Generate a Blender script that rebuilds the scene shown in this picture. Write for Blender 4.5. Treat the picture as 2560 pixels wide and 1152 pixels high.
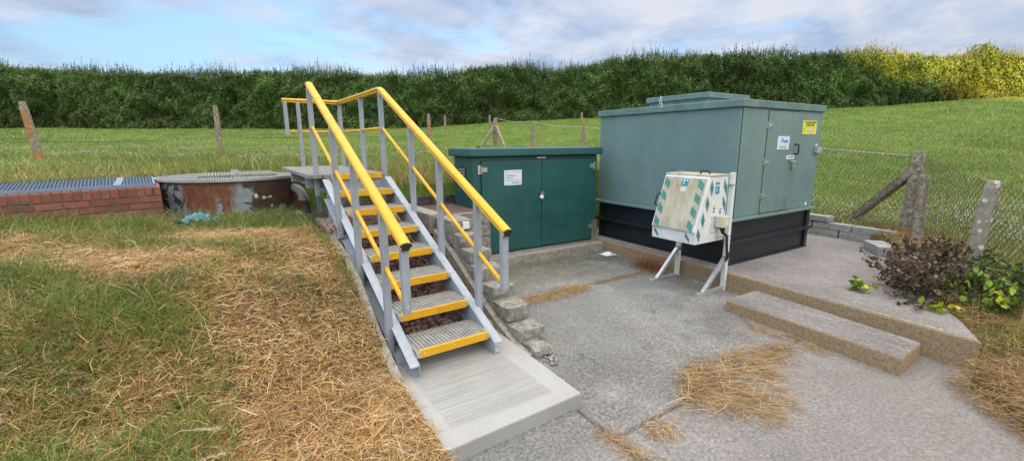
import bpy, math, random
import numpy as np
from mathutils import Vector, Matrix, noise as mnoise
R = math.radians
rng = np.random.default_rng(7)
random.seed(7)
for o in list(bpy.data.objects): bpy.data.objects.remove(o)
scene = bpy.context.scene
col = scene.collection

# ------------------------------------------------------------------ camera, sky, sun, exposure
YAW = R(33.0)                      # the stairs run along +y, the cabinets along +x; the camera looks 33 deg to the right of +y
CY, SY = math.cos(YAW), math.sin(YAW)
H = 1.65
cam_d = bpy.data.cameras.new('camera'); cam = bpy.data.objects.new('camera', cam_d); col.objects.link(cam)
pt, rl = R(11.202), R(-0.248)
rt0 = Vector((CY, -SY, 0)); fw = Vector((SY*math.cos(pt), CY*math.cos(pt), -math.sin(pt))); up0 = rt0.cross(fw)
rt = rt0*math.cos(rl) + up0*math.sin(rl); up = -rt0*math.sin(rl) + up0*math.cos(rl)
m = Matrix((rt, up, -fw)).transposed().to_4x4(); m.translation = (0, 0, H)
cam.matrix_world = m
cam_d.sensor_width = 36; cam_d.lens = 36*1097.28/2560; cam_d.clip_end = 2000; cam_d.clip_start = 0.05
scene.camera = cam
SUN_EL = R(7.0)
al = R(10)                          # sunlight travels along the view, turned a little to the right
tdir = Vector((SY*math.cos(al)+CY*math.sin(al), CY*math.cos(al)-SY*math.sin(al), 0))
sund = Vector((tdir.x*math.cos(SUN_EL), tdir.y*math.cos(SUN_EL), -math.sin(SUN_EL)))
sl = bpy.data.lights.new('sun', 'SUN'); sl.energy = 5.0; sl.angle = R(0.5); sl.color = (1.0, 0.58, 0.13)
so = bpy.data.objects.new('sun', sl); col.objects.link(so)
so.rotation_euler = sund.to_track_quat('-Z', 'Y').to_euler()
world = bpy.data.worlds.new('World'); scene.world = world; world.use_nodes = True
wn, wl = world.node_tree.nodes, world.node_tree.links
wn.clear()
def wnode(t, **k):
    n = wn.new(t)
    for a, v in k.items():
        if a in n.inputs.keys(): n.inputs[a].default_value = v
        else: setattr(n, a, v)
    return n
sky = wnode('ShaderNodeTexSky', sky_type='NISHITA', sun_disc=False, sun_elevation=SUN_EL,
            sun_rotation=math.atan2(-sund.x, -sund.y), altitude=100.0, air_density=1.0, dust_density=0.6, ozone_density=1.5)
out = wnode('ShaderNodeOutputWorld')
geo = wnode('ShaderNodeTexCoord')
sep = wnode('ShaderNodeSeparateXYZ'); wl.new(geo.outputs['Generated'], sep.inputs[0])
# cloud plane coordinates: direction / (z + k)
za = wnode('ShaderNodeMath', operation='MAXIMUM'); wl.new(sep.outputs[2], za.inputs[0]); za.inputs[1].default_value = 0.0
zb = wnode('ShaderNodeMath', operation='ADD'); wl.new(za.outputs[0], zb.inputs[0]); zb.inputs[1].default_value = 0.16
dx = wnode('ShaderNodeMath', operation='DIVIDE'); wl.new(sep.outputs[0], dx.inputs[0]); wl.new(zb.outputs[0], dx.inputs[1])
dy = wnode('ShaderNodeMath', operation='DIVIDE'); wl.new(sep.outputs[1], dy.inputs[0]); wl.new(zb.outputs[0], dy.inputs[1])
cmb = wnode('ShaderNodeCombineXYZ'); wl.new(dx.outputs[0], cmb.inputs[0]); wl.new(dy.outputs[0], cmb.inputs[1])
def wnoise(scale, detail, rough, off, dist=0.0):
    mp = wnode('ShaderNodeMapping'); mp.inputs['Location'].default_value = off; wl.new(cmb.outputs[0], mp.inputs[0])
    n = wnode('ShaderNodeTexNoise'); n.inputs['Scale'].default_value = scale; n.inputs['Detail'].default_value = detail
    n.inputs['Roughness'].default_value = rough; n.inputs['Distortion'].default_value = dist; wl.new(mp.outputs[0], n.inputs['Vector'])
    return n
n1 = wnoise(0.75, 5, 0.5, (3.1, 1.7, 0), 0.6)
n2 = wnoise(2.6, 7, 0.55, (9.3, 4.1, 0), 0.3)
# how far to the right of the view we look: more cloud there
rdot = wnode('ShaderNodeVectorMath', operation='DOT_PRODUCT'); wl.new(geo.outputs['Generated'], rdot.inputs[0]); rdot.inputs[1].default_value = (CY, -SY, 0)
def wmath(op, a, b, c=None, clamp=False):
    n = wnode('ShaderNodeMath', operation=op); n.use_clamp = clamp
    for i, v in enumerate([a, b, c]):
        if v is None: continue
        if isinstance(v, (int, float)): n.inputs[i].default_value = v
        else: wl.new(v, n.inputs[i])
    return n.outputs[0]
bias = wmath('MULTIPLY_ADD', rdot.outputs['Value'], 0.18, 0.13)
sumn = wmath('ADD', wmath('MULTIPLY', n1.outputs['Fac'], 1.0), wmath('MULTIPLY', n2.outputs['Fac'], 0.55))
cov = wmath('ADD', sumn, bias)
mr = wnode('ShaderNodeMapRange'); mr.interpolation_type = 'SMOOTHSTEP'; wl.new(cov, mr.inputs[0])
mr.inputs[1].default_value = 0.60; mr.inputs[2].default_value = 0.90
# cloud colour: lit warm-white to lilac grey
n3 = wnoise(1.6, 6, 0.6, (1.3, 7.7, 0), 0.2)
ccr = wnode('ShaderNodeValToRGB'); wl.new(n3.outputs['Fac'], ccr.inputs[0])
ccr.color_ramp.elements[0].position = 0.38; ccr.color_ramp.elements[0].color = (0.47, 0.58, 0.78, 1)
ccr.color_ramp.elements[1].position = 0.64; ccr.color_ramp.elements[1].color = (1.0, 0.95, 0.94, 1)
SKY_STRENGTH = 0.055
skm = wnode('ShaderNodeVectorMath', operation='MULTIPLY'); wl.new(sky.outputs[0], skm.inputs[0]); skm.inputs[1].default_value = (2.3, 2.9, 3.6)
# pale milky veil lowest in the sky
zr = wnode('ShaderNodeMapRange'); wl.new(sep.outputs[2], zr.inputs[0]); zr.inputs[1].default_value = 0.02; zr.inputs[2].default_value = 0.42
zr.inputs[3].default_value = 1.0; zr.inputs[4].default_value = 0.0; zr.interpolation_type = 'SMOOTHSTEP'
veil = wnode('ShaderNodeMix', data_type='RGBA'); wl.new(wmath('MULTIPLY', zr.outputs[0], 0.75), veil.inputs[0])
wl.new(skm.outputs[0], veil.inputs[6]); veil.inputs[7].default_value = (0.215/SKY_STRENGTH, 0.262/SKY_STRENGTH, 0.340/SKY_STRENGTH, 1)
csc = wnode('ShaderNodeVectorMath', operation='SCALE'); wl.new(ccr.outputs[0], csc.inputs[0]); csc.inputs['Scale'].default_value = 0.385/SKY_STRENGTH
mixc = wnode('ShaderNodeMix', data_type='RGBA'); wl.new(wmath('MULTIPLY', mr.outputs[0], 0.88), mixc.inputs[0])
wl.new(veil.outputs[2], mixc.inputs[6]); wl.new(csc.outputs[0], mixc.inputs[7])
# boost added to the unseen sky overhead and behind the viewer: warm fill light
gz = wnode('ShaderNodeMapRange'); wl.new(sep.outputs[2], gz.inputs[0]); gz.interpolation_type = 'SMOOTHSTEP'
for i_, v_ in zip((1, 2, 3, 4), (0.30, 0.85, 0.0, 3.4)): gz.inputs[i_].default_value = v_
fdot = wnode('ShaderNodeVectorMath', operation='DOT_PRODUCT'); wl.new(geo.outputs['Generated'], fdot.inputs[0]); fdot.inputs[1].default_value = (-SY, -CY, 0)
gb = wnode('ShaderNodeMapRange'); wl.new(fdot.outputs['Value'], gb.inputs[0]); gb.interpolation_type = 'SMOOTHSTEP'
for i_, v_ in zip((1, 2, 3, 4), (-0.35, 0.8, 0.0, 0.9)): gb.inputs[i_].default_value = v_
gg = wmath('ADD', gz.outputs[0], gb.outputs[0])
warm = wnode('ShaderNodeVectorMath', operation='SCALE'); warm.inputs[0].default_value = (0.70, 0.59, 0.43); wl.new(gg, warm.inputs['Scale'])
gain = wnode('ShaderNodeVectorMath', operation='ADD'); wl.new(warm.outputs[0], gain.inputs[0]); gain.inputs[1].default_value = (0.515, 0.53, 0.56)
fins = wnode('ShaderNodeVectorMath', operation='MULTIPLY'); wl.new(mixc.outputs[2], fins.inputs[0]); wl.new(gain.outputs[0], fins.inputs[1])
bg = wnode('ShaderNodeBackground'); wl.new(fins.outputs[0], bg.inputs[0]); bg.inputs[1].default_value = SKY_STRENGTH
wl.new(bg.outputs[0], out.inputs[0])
scene.view_settings.view_transform = 'Standard'; scene.view_settings.look = 'None'
scene.view_settings.exposure = 2.0; scene.view_settings.gamma = 1.0; scene.view_settings.use_curve_mapping = False
scene.render.engine = 'CYCLES'
scene.cycles.max_bounces = 6; scene.cycles.transparent_max_bounces = 8

# ------------------------------------------------------------------ helpers
def st_to_xy(s, t): return CY*s - SY*t, SY*s + CY*t      # to view-aligned X (right), Y (ahead)
def xy_to_st(X, Y): return CY*X + SY*Y, -SY*X + CY*Y
def tag(o, label=None, cat=None, group=None, kind=None):
    if label: o['label'] = label
    if cat: o['category'] = cat
    if group: o['group'] = group
    if kind: o['kind'] = kind
    return o
def empty(name, loc, rz=0, label=None, cat=None, group=None):
    o = bpy.data.objects.new(name, None); col.objects.link(o); o.location = loc; o.rotation_euler = (0, 0, rz)
    o.empty_display_size = 0.1
    return tag(o, label, cat, group)
def copy_tree(o, parent=None):
    c = o.copy(); col.objects.link(c); c.parent = parent
    for ch in list(o.children): copy_tree(ch, c)
    return c
class MB:
    def __init__(s): s.v = []; s.f = []; s.sm = []
    def add(s, vs, fs, smooth=False):
        b = len(s.v); s.v += [tuple(p) for p in vs]; s.f += [tuple(b+i for i in f) for f in fs]; s.sm += [smooth]*len(fs); return s
    def box(s, x0, x1, y0, y1, z0, z1, M=None, jit=0.0):
        vs = [Vector((x, y, z)) for z in (z0, z1) for y in (y0, y1) for x in (x0, x1)]
        if jit: vs = [v + Vector([random.uniform(-jit, jit) for _ in range(3)]) for v in vs]
        if M is not None: vs = [M @ v for v in vs]
        return s.add(vs, [(0,2,3,1),(4,5,7,6),(0,1,5,4),(2,6,7,3),(0,4,6,2),(1,3,7,5)])
    def prism(s, poly, a, b, axis='z'):
        n = len(poly); vs = []
        for h in (a, b):
            for (p, q) in poly:
                vs.append({'z': (p, q, h), 'y': (p, h, q), 'x': (h, p, q)}[axis])
        fs = [tuple(range(n))[::-1], tuple(range(n, 2*n))] + [(i, (i+1) % n, n+(i+1) % n, n+i) for i in range(n)]
        return s.add(vs, fs)
    def tube(s, path, r, n=8, caps=True, r2=None):
        path = [Vector(p) for p in path]; vs = []; k = len(path)
        prev = None
        for i, p in enumerate(path):
            t = (path[min(i+1, k-1)] - path[max(i-1, 0)]).normalized()
            if prev is None:
                a = Vector((0, 0, 1)) if abs(t.z) < 0.9 else Vector((1, 0, 0)); u = t.cross(a).normalized()
            else: u = (prev - t*prev.dot(t)).normalized()
            prev = u; w = t.cross(u)
            rr = r if r2 is None else r + (r2-r)*i/(k-1)
            if isinstance(r, (list, tuple)): rr = r[i]
            for j in range(n):
                a = 2*math.pi*j/n; vs.append(p + (u*math.cos(a) + w*math.sin(a))*rr)
        fs = [(i*n+j, i*n+(j+1) % n, (i+1)*n+(j+1) % n, (i+1)*n+j) for i in range(k-1) for j in range(n)]
        s.add(vs, fs, True)
        if caps: s.add([vs[j] for j in range(n)], [tuple(range(n))[::-1]]); s.add([vs[(k-1)*n+j] for j in range(n)], [tuple(range(n))])
        return s
    def bar(s, p0, p1, w, h, upv=(0, 0, 1)):
        p0, p1 = Vector(p0), Vector(p1); d = (p1-p0).normalized(); side = d.cross(Vector(upv)).normalized(); u = side.cross(d)
        vs = [p + side*a*w/2 + u*b*h/2 for p in (p0, p1) for b in (-1, 1) for a in (-1, 1)]
        return s.add(vs, [(0,2,3,1),(4,5,7,6),(0,1,5,4),(2,6,7,3),(0,4,6,2),(1,3,7,5)])
    def sweep(s, prof, path, smooth=False, caps=True):
        path = [Vector(p) for p in path]; k = len(path); n = len(prof); Z = Vector((0, 0, 1)); rings = []
        segs = [(path[i+1]-path[i]).normalized() for i in range(k-1)]
        def frame(d):
            side = d.cross(Z).normalized(); return side, side.cross(d)
        sd, u = frame(segs[0]); ring = [path[0] + sd*a + u*b for a, b in prof]; rings.append(ring)
        for i in range(1, k):
            d = segs[i-1]
            nrm = d if i == k-1 else (d + segs[i]).normalized()
            ring = [q + d*((path[i]-q).dot(nrm)/d.dot(nrm)) for q in rings[-1]]
            if i < k-1:   # rebuild the profile in the next segment's own frame on the mitre plane
                sd, u = frame(segs[i]); d2 = segs[i]
                base = [path[i] + sd*a + u*b for a, b in prof]
                ring2 = [q + d2*((path[i]-q).dot(nrm)/d2.dot(nrm)) for q in base]
                ring = [(a+b)/2 for a, b in zip(ring, ring2)]
            rings.append(ring)
        vs = [q for r_ in rings for q in r_]
        s.add(vs, [(i*n+j, i*n+(j+1) % n, (i+1)*n+(j+1) % n, (i+1)*n+j) for i in range(k-1) for j in range(n)], smooth)
        if caps: s.add(rings[0], [tuple(range(n))[::-1]]); s.add(rings[-1], [tuple(range(n))])
        return s
    def build(s, name, mat, parent=None, bevel=0.0, seg=2, label=None):
        me = bpy.data.meshes.new(name); me.from_pydata(s.v, [], s.f); me.validate(); me.update()
        me.polygons.foreach_set('use_smooth', s.sm[:len(me.polygons)] if len(me.polygons) == len(s.sm) else [False]*len(me.polygons))
        import bmesh
        bm = bmesh.new(); bm.from_mesh(me); bmesh.ops.recalc_face_normals(bm, faces=bm.faces); bm.to_mesh(me); bm.free()
        me.materials.append(mat)
        o = bpy.data.objects.new(name, me); col.objects.link(o)
        if parent: o.parent = parent
        if bevel:
            b = o.modifiers.new('bevel', 'BEVEL'); b.width = bevel; b.segments = seg; b.limit_method = 'ANGLE'; b.angle_limit = R(40); b.harden_normals = False
        if label: o['label'] = label
        return o
def np_mesh(name, verts, faces_n, mat, cols=None, parent=None, smooth=False):
    """verts (N,3) laid out face by face: every faces_n verts form one polygon (faces_n int or list index arrays)"""
    me = bpy.data.meshes.new(name); verts = np.asarray(verts, dtype=np.float32)
    idx, k = faces_n
    idx = np.asarray(idx, dtype=np.int32)
    me.vertices.add(len(verts)); me.vertices.foreach_set('co', verts.ravel())
    nf = len(idx)//k
    me.loops.add(len(idx)); me.loops.foreach_set('vertex_index', idx)
    me.polygons.add(nf); me.polygons.foreach_set('loop_start', np.arange(0, nf*k, k, dtype=np.int32)); me.polygons.foreach_set('loop_total', np.full(nf, k, dtype=np.int32))
    if smooth: me.polygons.foreach_set('use_smooth', np.ones(nf, dtype=bool))
    me.update(calc_edges=True)
    if cols is not None:
        ca = me.color_attributes.new('tint', 'FLOAT_COLOR', 'POINT')
        c4 = np.ones((len(verts), 4), dtype=np.float32); c4[:, :3] = cols; ca.data.foreach_set('color', c4.ravel())
    me.materials.append(mat)
    o = bpy.data.objects.new(name, me); col.objects.link(o)
    if parent: o.parent = parent
    return o

# ------------------------------------------------------------------ materials
class NT:
    def __init__(s, name):
        s.m = bpy.data.materials.new(name); s.m.use_nodes = True; s.n = s.m.node_tree.nodes; s.l = s.m.node_tree.links
        s.b = s.n['Principled BSDF']; s.tc = s.n.new('ShaderNodeTexCoord')
    def noise(s, scale, detail=4, rough=0.55, vec=None, scl=None, dist=0, loc=None):
        n = s.n.new('ShaderNodeTexNoise'); n.inputs['Scale'].default_value = scale; n.inputs['Detail'].default_value = detail
        n.inputs['Roughness'].default_value = rough; n.inputs['Distortion'].default_value = dist
        src = vec or s.tc.outputs['Object']
        if scl or loc:
            mp = s.n.new('ShaderNodeMapping'); s.l.new(src, mp.inputs[0])
            if scl: mp.inputs['Scale'].default_value = scl
            if loc: mp.inputs['Location'].default_value = loc
            src = mp.outputs[0]
        s.l.new(src, n.inputs['Vector']); return n.outputs['Fac']
    def voro(s, scale, feature='F1', out='Distance', rnd=1.0, scl=None):
        n = s.n.new('ShaderNodeTexVoronoi'); n.feature = feature; n.inputs['Scale'].default_value = scale; n.inputs['Randomness'].default_value = rnd
        src = s.tc.outputs['Object']
        if scl:
            mp = s.n.new('ShaderNodeMapping'); s.l.new(src, mp.inputs[0]); mp.inputs['Scale'].default_value = scl; src = mp.outputs[0]
        s.l.new(src, n.inputs['Vector'])
        return n.outputs[out]
    def ramp(s, f, stops, interp='LINEAR'):
        r = s.n.new('ShaderNodeValToRGB'); r.color_ramp.interpolation = interp; s.l.new(f, r.inputs[0])
        e = r.color_ramp.elements
        while len(e) < len(stops): e.new(0.5)
        for i, (p, c) in enumerate(stops):
            e[i].position = p; e[i].color = (*c, 1) if len(c) == 3 else c
        return r.outputs[0]
    def rng(s, f, a, b, c=0.0, d=1.0, smooth=True):
        r = s.n.new('ShaderNodeMapRange'); s.l.new(f, r.inputs[0])
        for i, v in zip((1, 2, 3, 4), (a, b, c, d)): r.inputs[i].default_value = v
        if smooth: r.interpolation_type = 'SMOOTHSTEP'
        return r.outputs[0]
    def mix(s, f, a, b, mode='MIX'):
        x = s.n.new('ShaderNodeMix'); x.data_type = 'RGBA'; x.blend_type = mode
        for i, v in ((0, f), (6, a), (7, b)):
            if isinstance(v, (int, float)): x.inputs[i].default_value = v
            elif isinstance(v, tuple): x.inputs[i].default_value = (*v, 1) if len(v) == 3 else v
            else: s.l.new(v, x.inputs[i])
        return x.outputs[2]
    def math(s, op, a, b=0.0, clamp=False):
        x = s.n.new('ShaderNodeMath'); x.operation = op; x.use_clamp = clamp
        for i, v in ((0, a), (1, b)):
            if isinstance(v, (int, float)): x.inputs[i].default_value = v
            else: s.l.new(v, x.inputs[i])
        return x.outputs[0]
    def xyz(s, i):
        x = s.n.new('ShaderNodeSeparateXYZ'); s.l.new(s.tc.outputs['Object'], x.inputs[0]); return x.outputs[i]
    def bump(s, h, strength=0.3, dist=0.01):
        b = s.n.new('ShaderNodeBump'); b.inputs['Strength'].default_value = strength; b.inputs['Distance'].default_value = dist
        s.l.new(h, b.inputs['Height']); s.l.new(b.outputs[0], s.b.inputs['Normal'])
    def fin(s, c, rough=0.6, metal=0.0, spec=0.5):
        if isinstance(c, tuple): s.b.inputs['Base Color'].default_value = (*c, 1)
        else: s.l.new(c, s.b.inputs['Base Color'])
        if isinstance(rough, (int, float)): s.b.inputs['Roughness'].default_value = rough
        else: s.l.new(rough, s.b.inputs['Roughness'])
        s.b.inputs['Metallic'].default_value = metal; s.b.inputs['Specular IOR Level'].default_value = spec
        return s.m
def plain(name, c, rough=0.5, metal=0.0, var=0.15, scale=12, bump=0.0, bscale=200):
    t = NT(name); n = t.noise(scale, 5, 0.6)
    lo = tuple(x*(1-var) for x in c); hi = tuple(min(1, x*(1+var)) for x in c)
    cc = t.ramp(n, [(0.3, lo), (0.7, hi)])
    if bump: t.bump(t.noise(bscale, 3, 0.6), bump, 0.002)
    return t.fin(cc, rough, metal)
M = {}
M['yellow'] = plain('yellow_grp', (0.80, 0.48, 0.012), 0.42, var=0.08, scale=6, bump=0.15, bscale=300)
def m_yellow():
    t = NT('yellow_grp'); c = t.ramp(t.noise(9, 5, 0.6), [(0.3, (0.66, 0.34, 0.004)), (0.7, (0.78, 0.43, 0.008))])
    d = t.rng(t.noise(26, 7, 0.75), 0.54, 0.74); c = t.mix(t.math('MULTIPLY', d, 0.45), c, (0.30, 0.19, 0.05))
    t.bump(t.noise(220, 3, 0.6), 0.12, 0.002); return t.fin(c, 0.45)
M['yellow'] = m_yellow()
def m_grp():
    t = NT('grey_grp_profile'); c = t.ramp(t.noise(4, 4, 0.6, scl=(6, 6, 1)), [(0.3, (0.27, 0.305, 0.35)), (0.7, (0.36, 0.395, 0.44))])
    d = t.rng(t.noise(16, 7, 0.75), 0.52, 0.72); c = t.mix(t.math('MULTIPLY', d, 0.45), c, (0.17, 0.165, 0.15))
    t.bump(t.noise(180, 3, 0.6), 0.10, 0.002); return t.fin(c, 0.5)
M['grp'] = m_grp()
def m_grate():
    t = NT('weathered_grp_grating'); c = t.ramp(t.noise(14, 5, 0.6), [(0.3, (0.22, 0.215, 0.20)), (0.7, (0.36, 0.355, 0.335))])
    t.bump(t.noise(300, 2, 0.5), 0.3, 0.002); return t.fin(c, 0.8)
M['grate'] = m_grate()
M['black'] = plain('black_plastic', (0.018, 0.018, 0.02), 0.5, var=0.3)
M['steel'] = plain('stainless_steel', (0.55, 0.54, 0.50), 0.38, 0.85, var=0.25, scale=25)
M['galv'] = plain('galvanised_steel', (0.50, 0.52, 0.53), 0.45, 0.6, var=0.2, scale=20)
M['rivet'] = plain('rivet_metal', (0.62, 0.60, 0.55), 0.35, 0.7)
M['white'] = plain('white_plastic', (0.72, 0.75, 0.80), 0.4, var=0.05)
M['ink_blue'] = plain('blue_ink', (0.05, 0.25, 0.55), 0.5)
M['ink_navy'] = plain('navy_ink', (0.03, 0.07, 0.22), 0.5)
M['ink_black'] = plain('black_ink', (0.02, 0.02, 0.02), 0.5)
M['ink_light'] = plain('light_blue_ink', (0.12, 0.42, 0.78), 0.5)
M['sign_yellow'] = plain('sign_yellow', (0.78, 0.74, 0.06), 0.45, var=0.06)
M['ink_olive'] = plain('faded_black_ink', (0.12, 0.11, 0.01), 0.5)
M['red'] = plain('red_paint', (0.45, 0.05, 0.03), 0.5)
M['teal'] = plain('teal_tape', (0.06, 0.235, 0.195), 0.5, var=0.15)
M['sticker_teal'] = plain('teal_sticker', (0.02, 0.26, 0.28), 0.45)
M['cream'] = plain('cream_plastic', (0.60, 0.58, 0.42), 0.5, var=0.08)
def m_cabinet():
    t = NT('dark_green_cabinet'); c = t.ramp(t.noise(2.2, 4, 0.5), [(0.3, (0.012, 0.074, 0.068)), (0.7, (0.018, 0.098, 0.088))])
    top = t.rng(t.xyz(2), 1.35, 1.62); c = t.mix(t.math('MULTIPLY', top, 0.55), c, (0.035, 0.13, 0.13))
    d = t.rng(t.noise(7, 6, 0.7), 0.56, 0.8); c = t.mix(t.math('MULTIPLY', d, 0.35), c, (0.07, 0.15, 0.14))
    run = t.rng(t.noise(5, 5, 0.65, scl=(3, 3, 0.3)), 0.58, 0.74); c = t.mix(t.math('MULTIPLY', run, 0.20), c, (0.05, 0.13, 0.12))
    t.bump(t.math('ADD', t.math('MULTIPLY', t.noise(260, 3, 0.6), 0.08), t.math('MULTIPLY', t.noise(2.6, 3, 0.5), 2.0)), 0.5, 0.005); return t.fin(c, t.rng(t.noise(7, 5, 0.6), 0.3, 0.7, 0.34, 0.55))
M['cab'] = m_cabinet()
def m_tank(name='grey_green_tank'):
    t = NT(name); c = t.ramp(t.noise(1.3, 5, 0.6), [(0.3, (0.125, 0.205, 0.20)), (0.7, (0.18, 0.27, 0.262))])
    sc = t.rng(t.noise(10, 6, 0.7, dist=0.5), 0.50, 0.8); c = t.mix(t.math('MULTIPLY', sc, 0.30), c, (0.20, 0.30, 0.30))
    # algae and rub marks, low down
    z = t.xyz(2); low = t.rng(z, 1.25, 0.78); al_ = t.rng(t.noise(5, 6, 0.7, scl=(1, 1, 0.8)), 0.52, 0.70)
    c = t.mix(t.math('MULTIPLY', t.math('MULTIPLY', low, al_), 0.6), c, (0.035, 0.085, 0.09))
    run = t.rng(t.noise(6, 4, 0.6, scl=(3, 3, 0.25)), 0.60, 0.72); c = t.mix(t.math('MULTIPLY', run, 0.10), c, (0.05, 0.10, 0.11))
    t.bump(t.math('ADD', t.math('MULTIPLY', t.noise(160, 4, 0.6), 0.06), t.math('MULTIPLY', t.noise(2.2, 3, 0.5), 3.0)), 0.5, 0.006); return t.fin(c, t.rng(t.noise(7, 5, 0.6), 0.3, 0.7, 0.36, 0.6))
M['tank'] = m_tank()
def m_lid():
    t = NT('weathered_tank_lid'); c = t.ramp(t.noise(6, 6, 0.65), [(0.3, (0.09, 0.16, 0.16)), (0.7, (0.17, 0.26, 0.25))])
    g = t.rng(t.noise(24, 6, 0.7), 0.52, 0.68); c = t.mix(t.math('MULTIPLY', g, 0.45), c, (0.10, 0.13, 0.09)); return t.fin(c, 0.6)
M['lid'] = m_lid()
def m_navy():
    t = NT('dark_painted_steel'); c = t.ramp(t.noise(5, 6, 0.65), [(0.3, (0.007, 0.010, 0.014)), (0.75, (0.018, 0.024, 0.031))])
    g = t.rng(t.noise(18, 6, 0.7, scl=(1, 1, 0.5)), 0.60, 0.74); c = t.mix(t.math('MULTIPLY', g, 0.4), c, (0.10, 0.10, 0.085))
    return t.fin(c, 0.38)
M['navy'] = m_navy()
def m_dirty_white():
    t = NT('dirty_white_grp'); c = t.ramp(t.noise(5, 5, 0.6), [(0.3, (0.62, 0.63, 0.62)), (0.7, (0.78, 0.79, 0.80))])
    d = t.rng(t.noise(26, 8, 0.75, scl=(1, 1, 0.35)), 0.52, 0.72); c = t.mix(t.math('MULTIPLY', d, 0.5), c, (0.36, 0.36, 0.33)); return t.fin(c, 0.5)
M['dwhite'] = m_dirty_white()
def m_box_door():
    t = NT('lichen_stained_door'); c = t.ramp(t.noise(10, 7, 0.7, scl=(1, 1, 0.4)), [(0.3, (0.30, 0.25, 0.17)), (0.55, (0.46, 0.42, 0.32)), (0.8, (0.58, 0.56, 0.48))])
    d = t.rng(t.noise(130, 4, 0.7), 0.60, 0.70); c = t.mix(t.math('MULTIPLY', d, 0.7), c, (0.16, 0.13, 0.09))
    g = t.rng(t.noise(14, 6, 0.7), 0.55, 0.7); c = t.mix(t.math('MULTIPLY', g, 0.4), c, (0.42, 0.44, 0.24)); return t.fin(c, 0.65)
M['boxdoor'] = m_box_door()
def m_concrete(name, dark, mid, light, agg=70, stain=(0.25, 0.20, 0.14), stain_amt=0.4, stain_lo=0.52, bump=0.6, brush=None, gran=1.0):
    t = NT(name)
    big = t.noise(1.1, 5, 0.6); c = t.ramp(big, [(0.30, dark), (0.5, mid), (0.72, light)])
    fine = t.noise(agg, 5, 0.75); c = t.mix(1.0*gran if gran < 1 else 1.0, c, t.ramp(fine, [(0.36, (0.50, 0.50, 0.50)), (0.5, (0.96, 0.96, 0.96)), (0.64, (1.42, 1.42, 1.40))]), 'MULTIPLY')
    sp = t.voro(agg*0.75, out='Color'); spf = t.math('GREATER_THAN', sp, 0.86)
    c = t.mix(t.math('MULTIPLY', spf, 0.35), c, light)
    st = t.rng(t.noise(2.4, 7, 0.7, loc=(5, 3, 1)), stain_lo, stain_lo+0.2); c = t.mix(t.math('MULTIPLY', st, stain_amt), c, stain)
    h = t.math('ADD', fine, t.noise(agg*0.25, 3, 0.5))
    t.bump(h, bump, 0.006)
    return t, c
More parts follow.
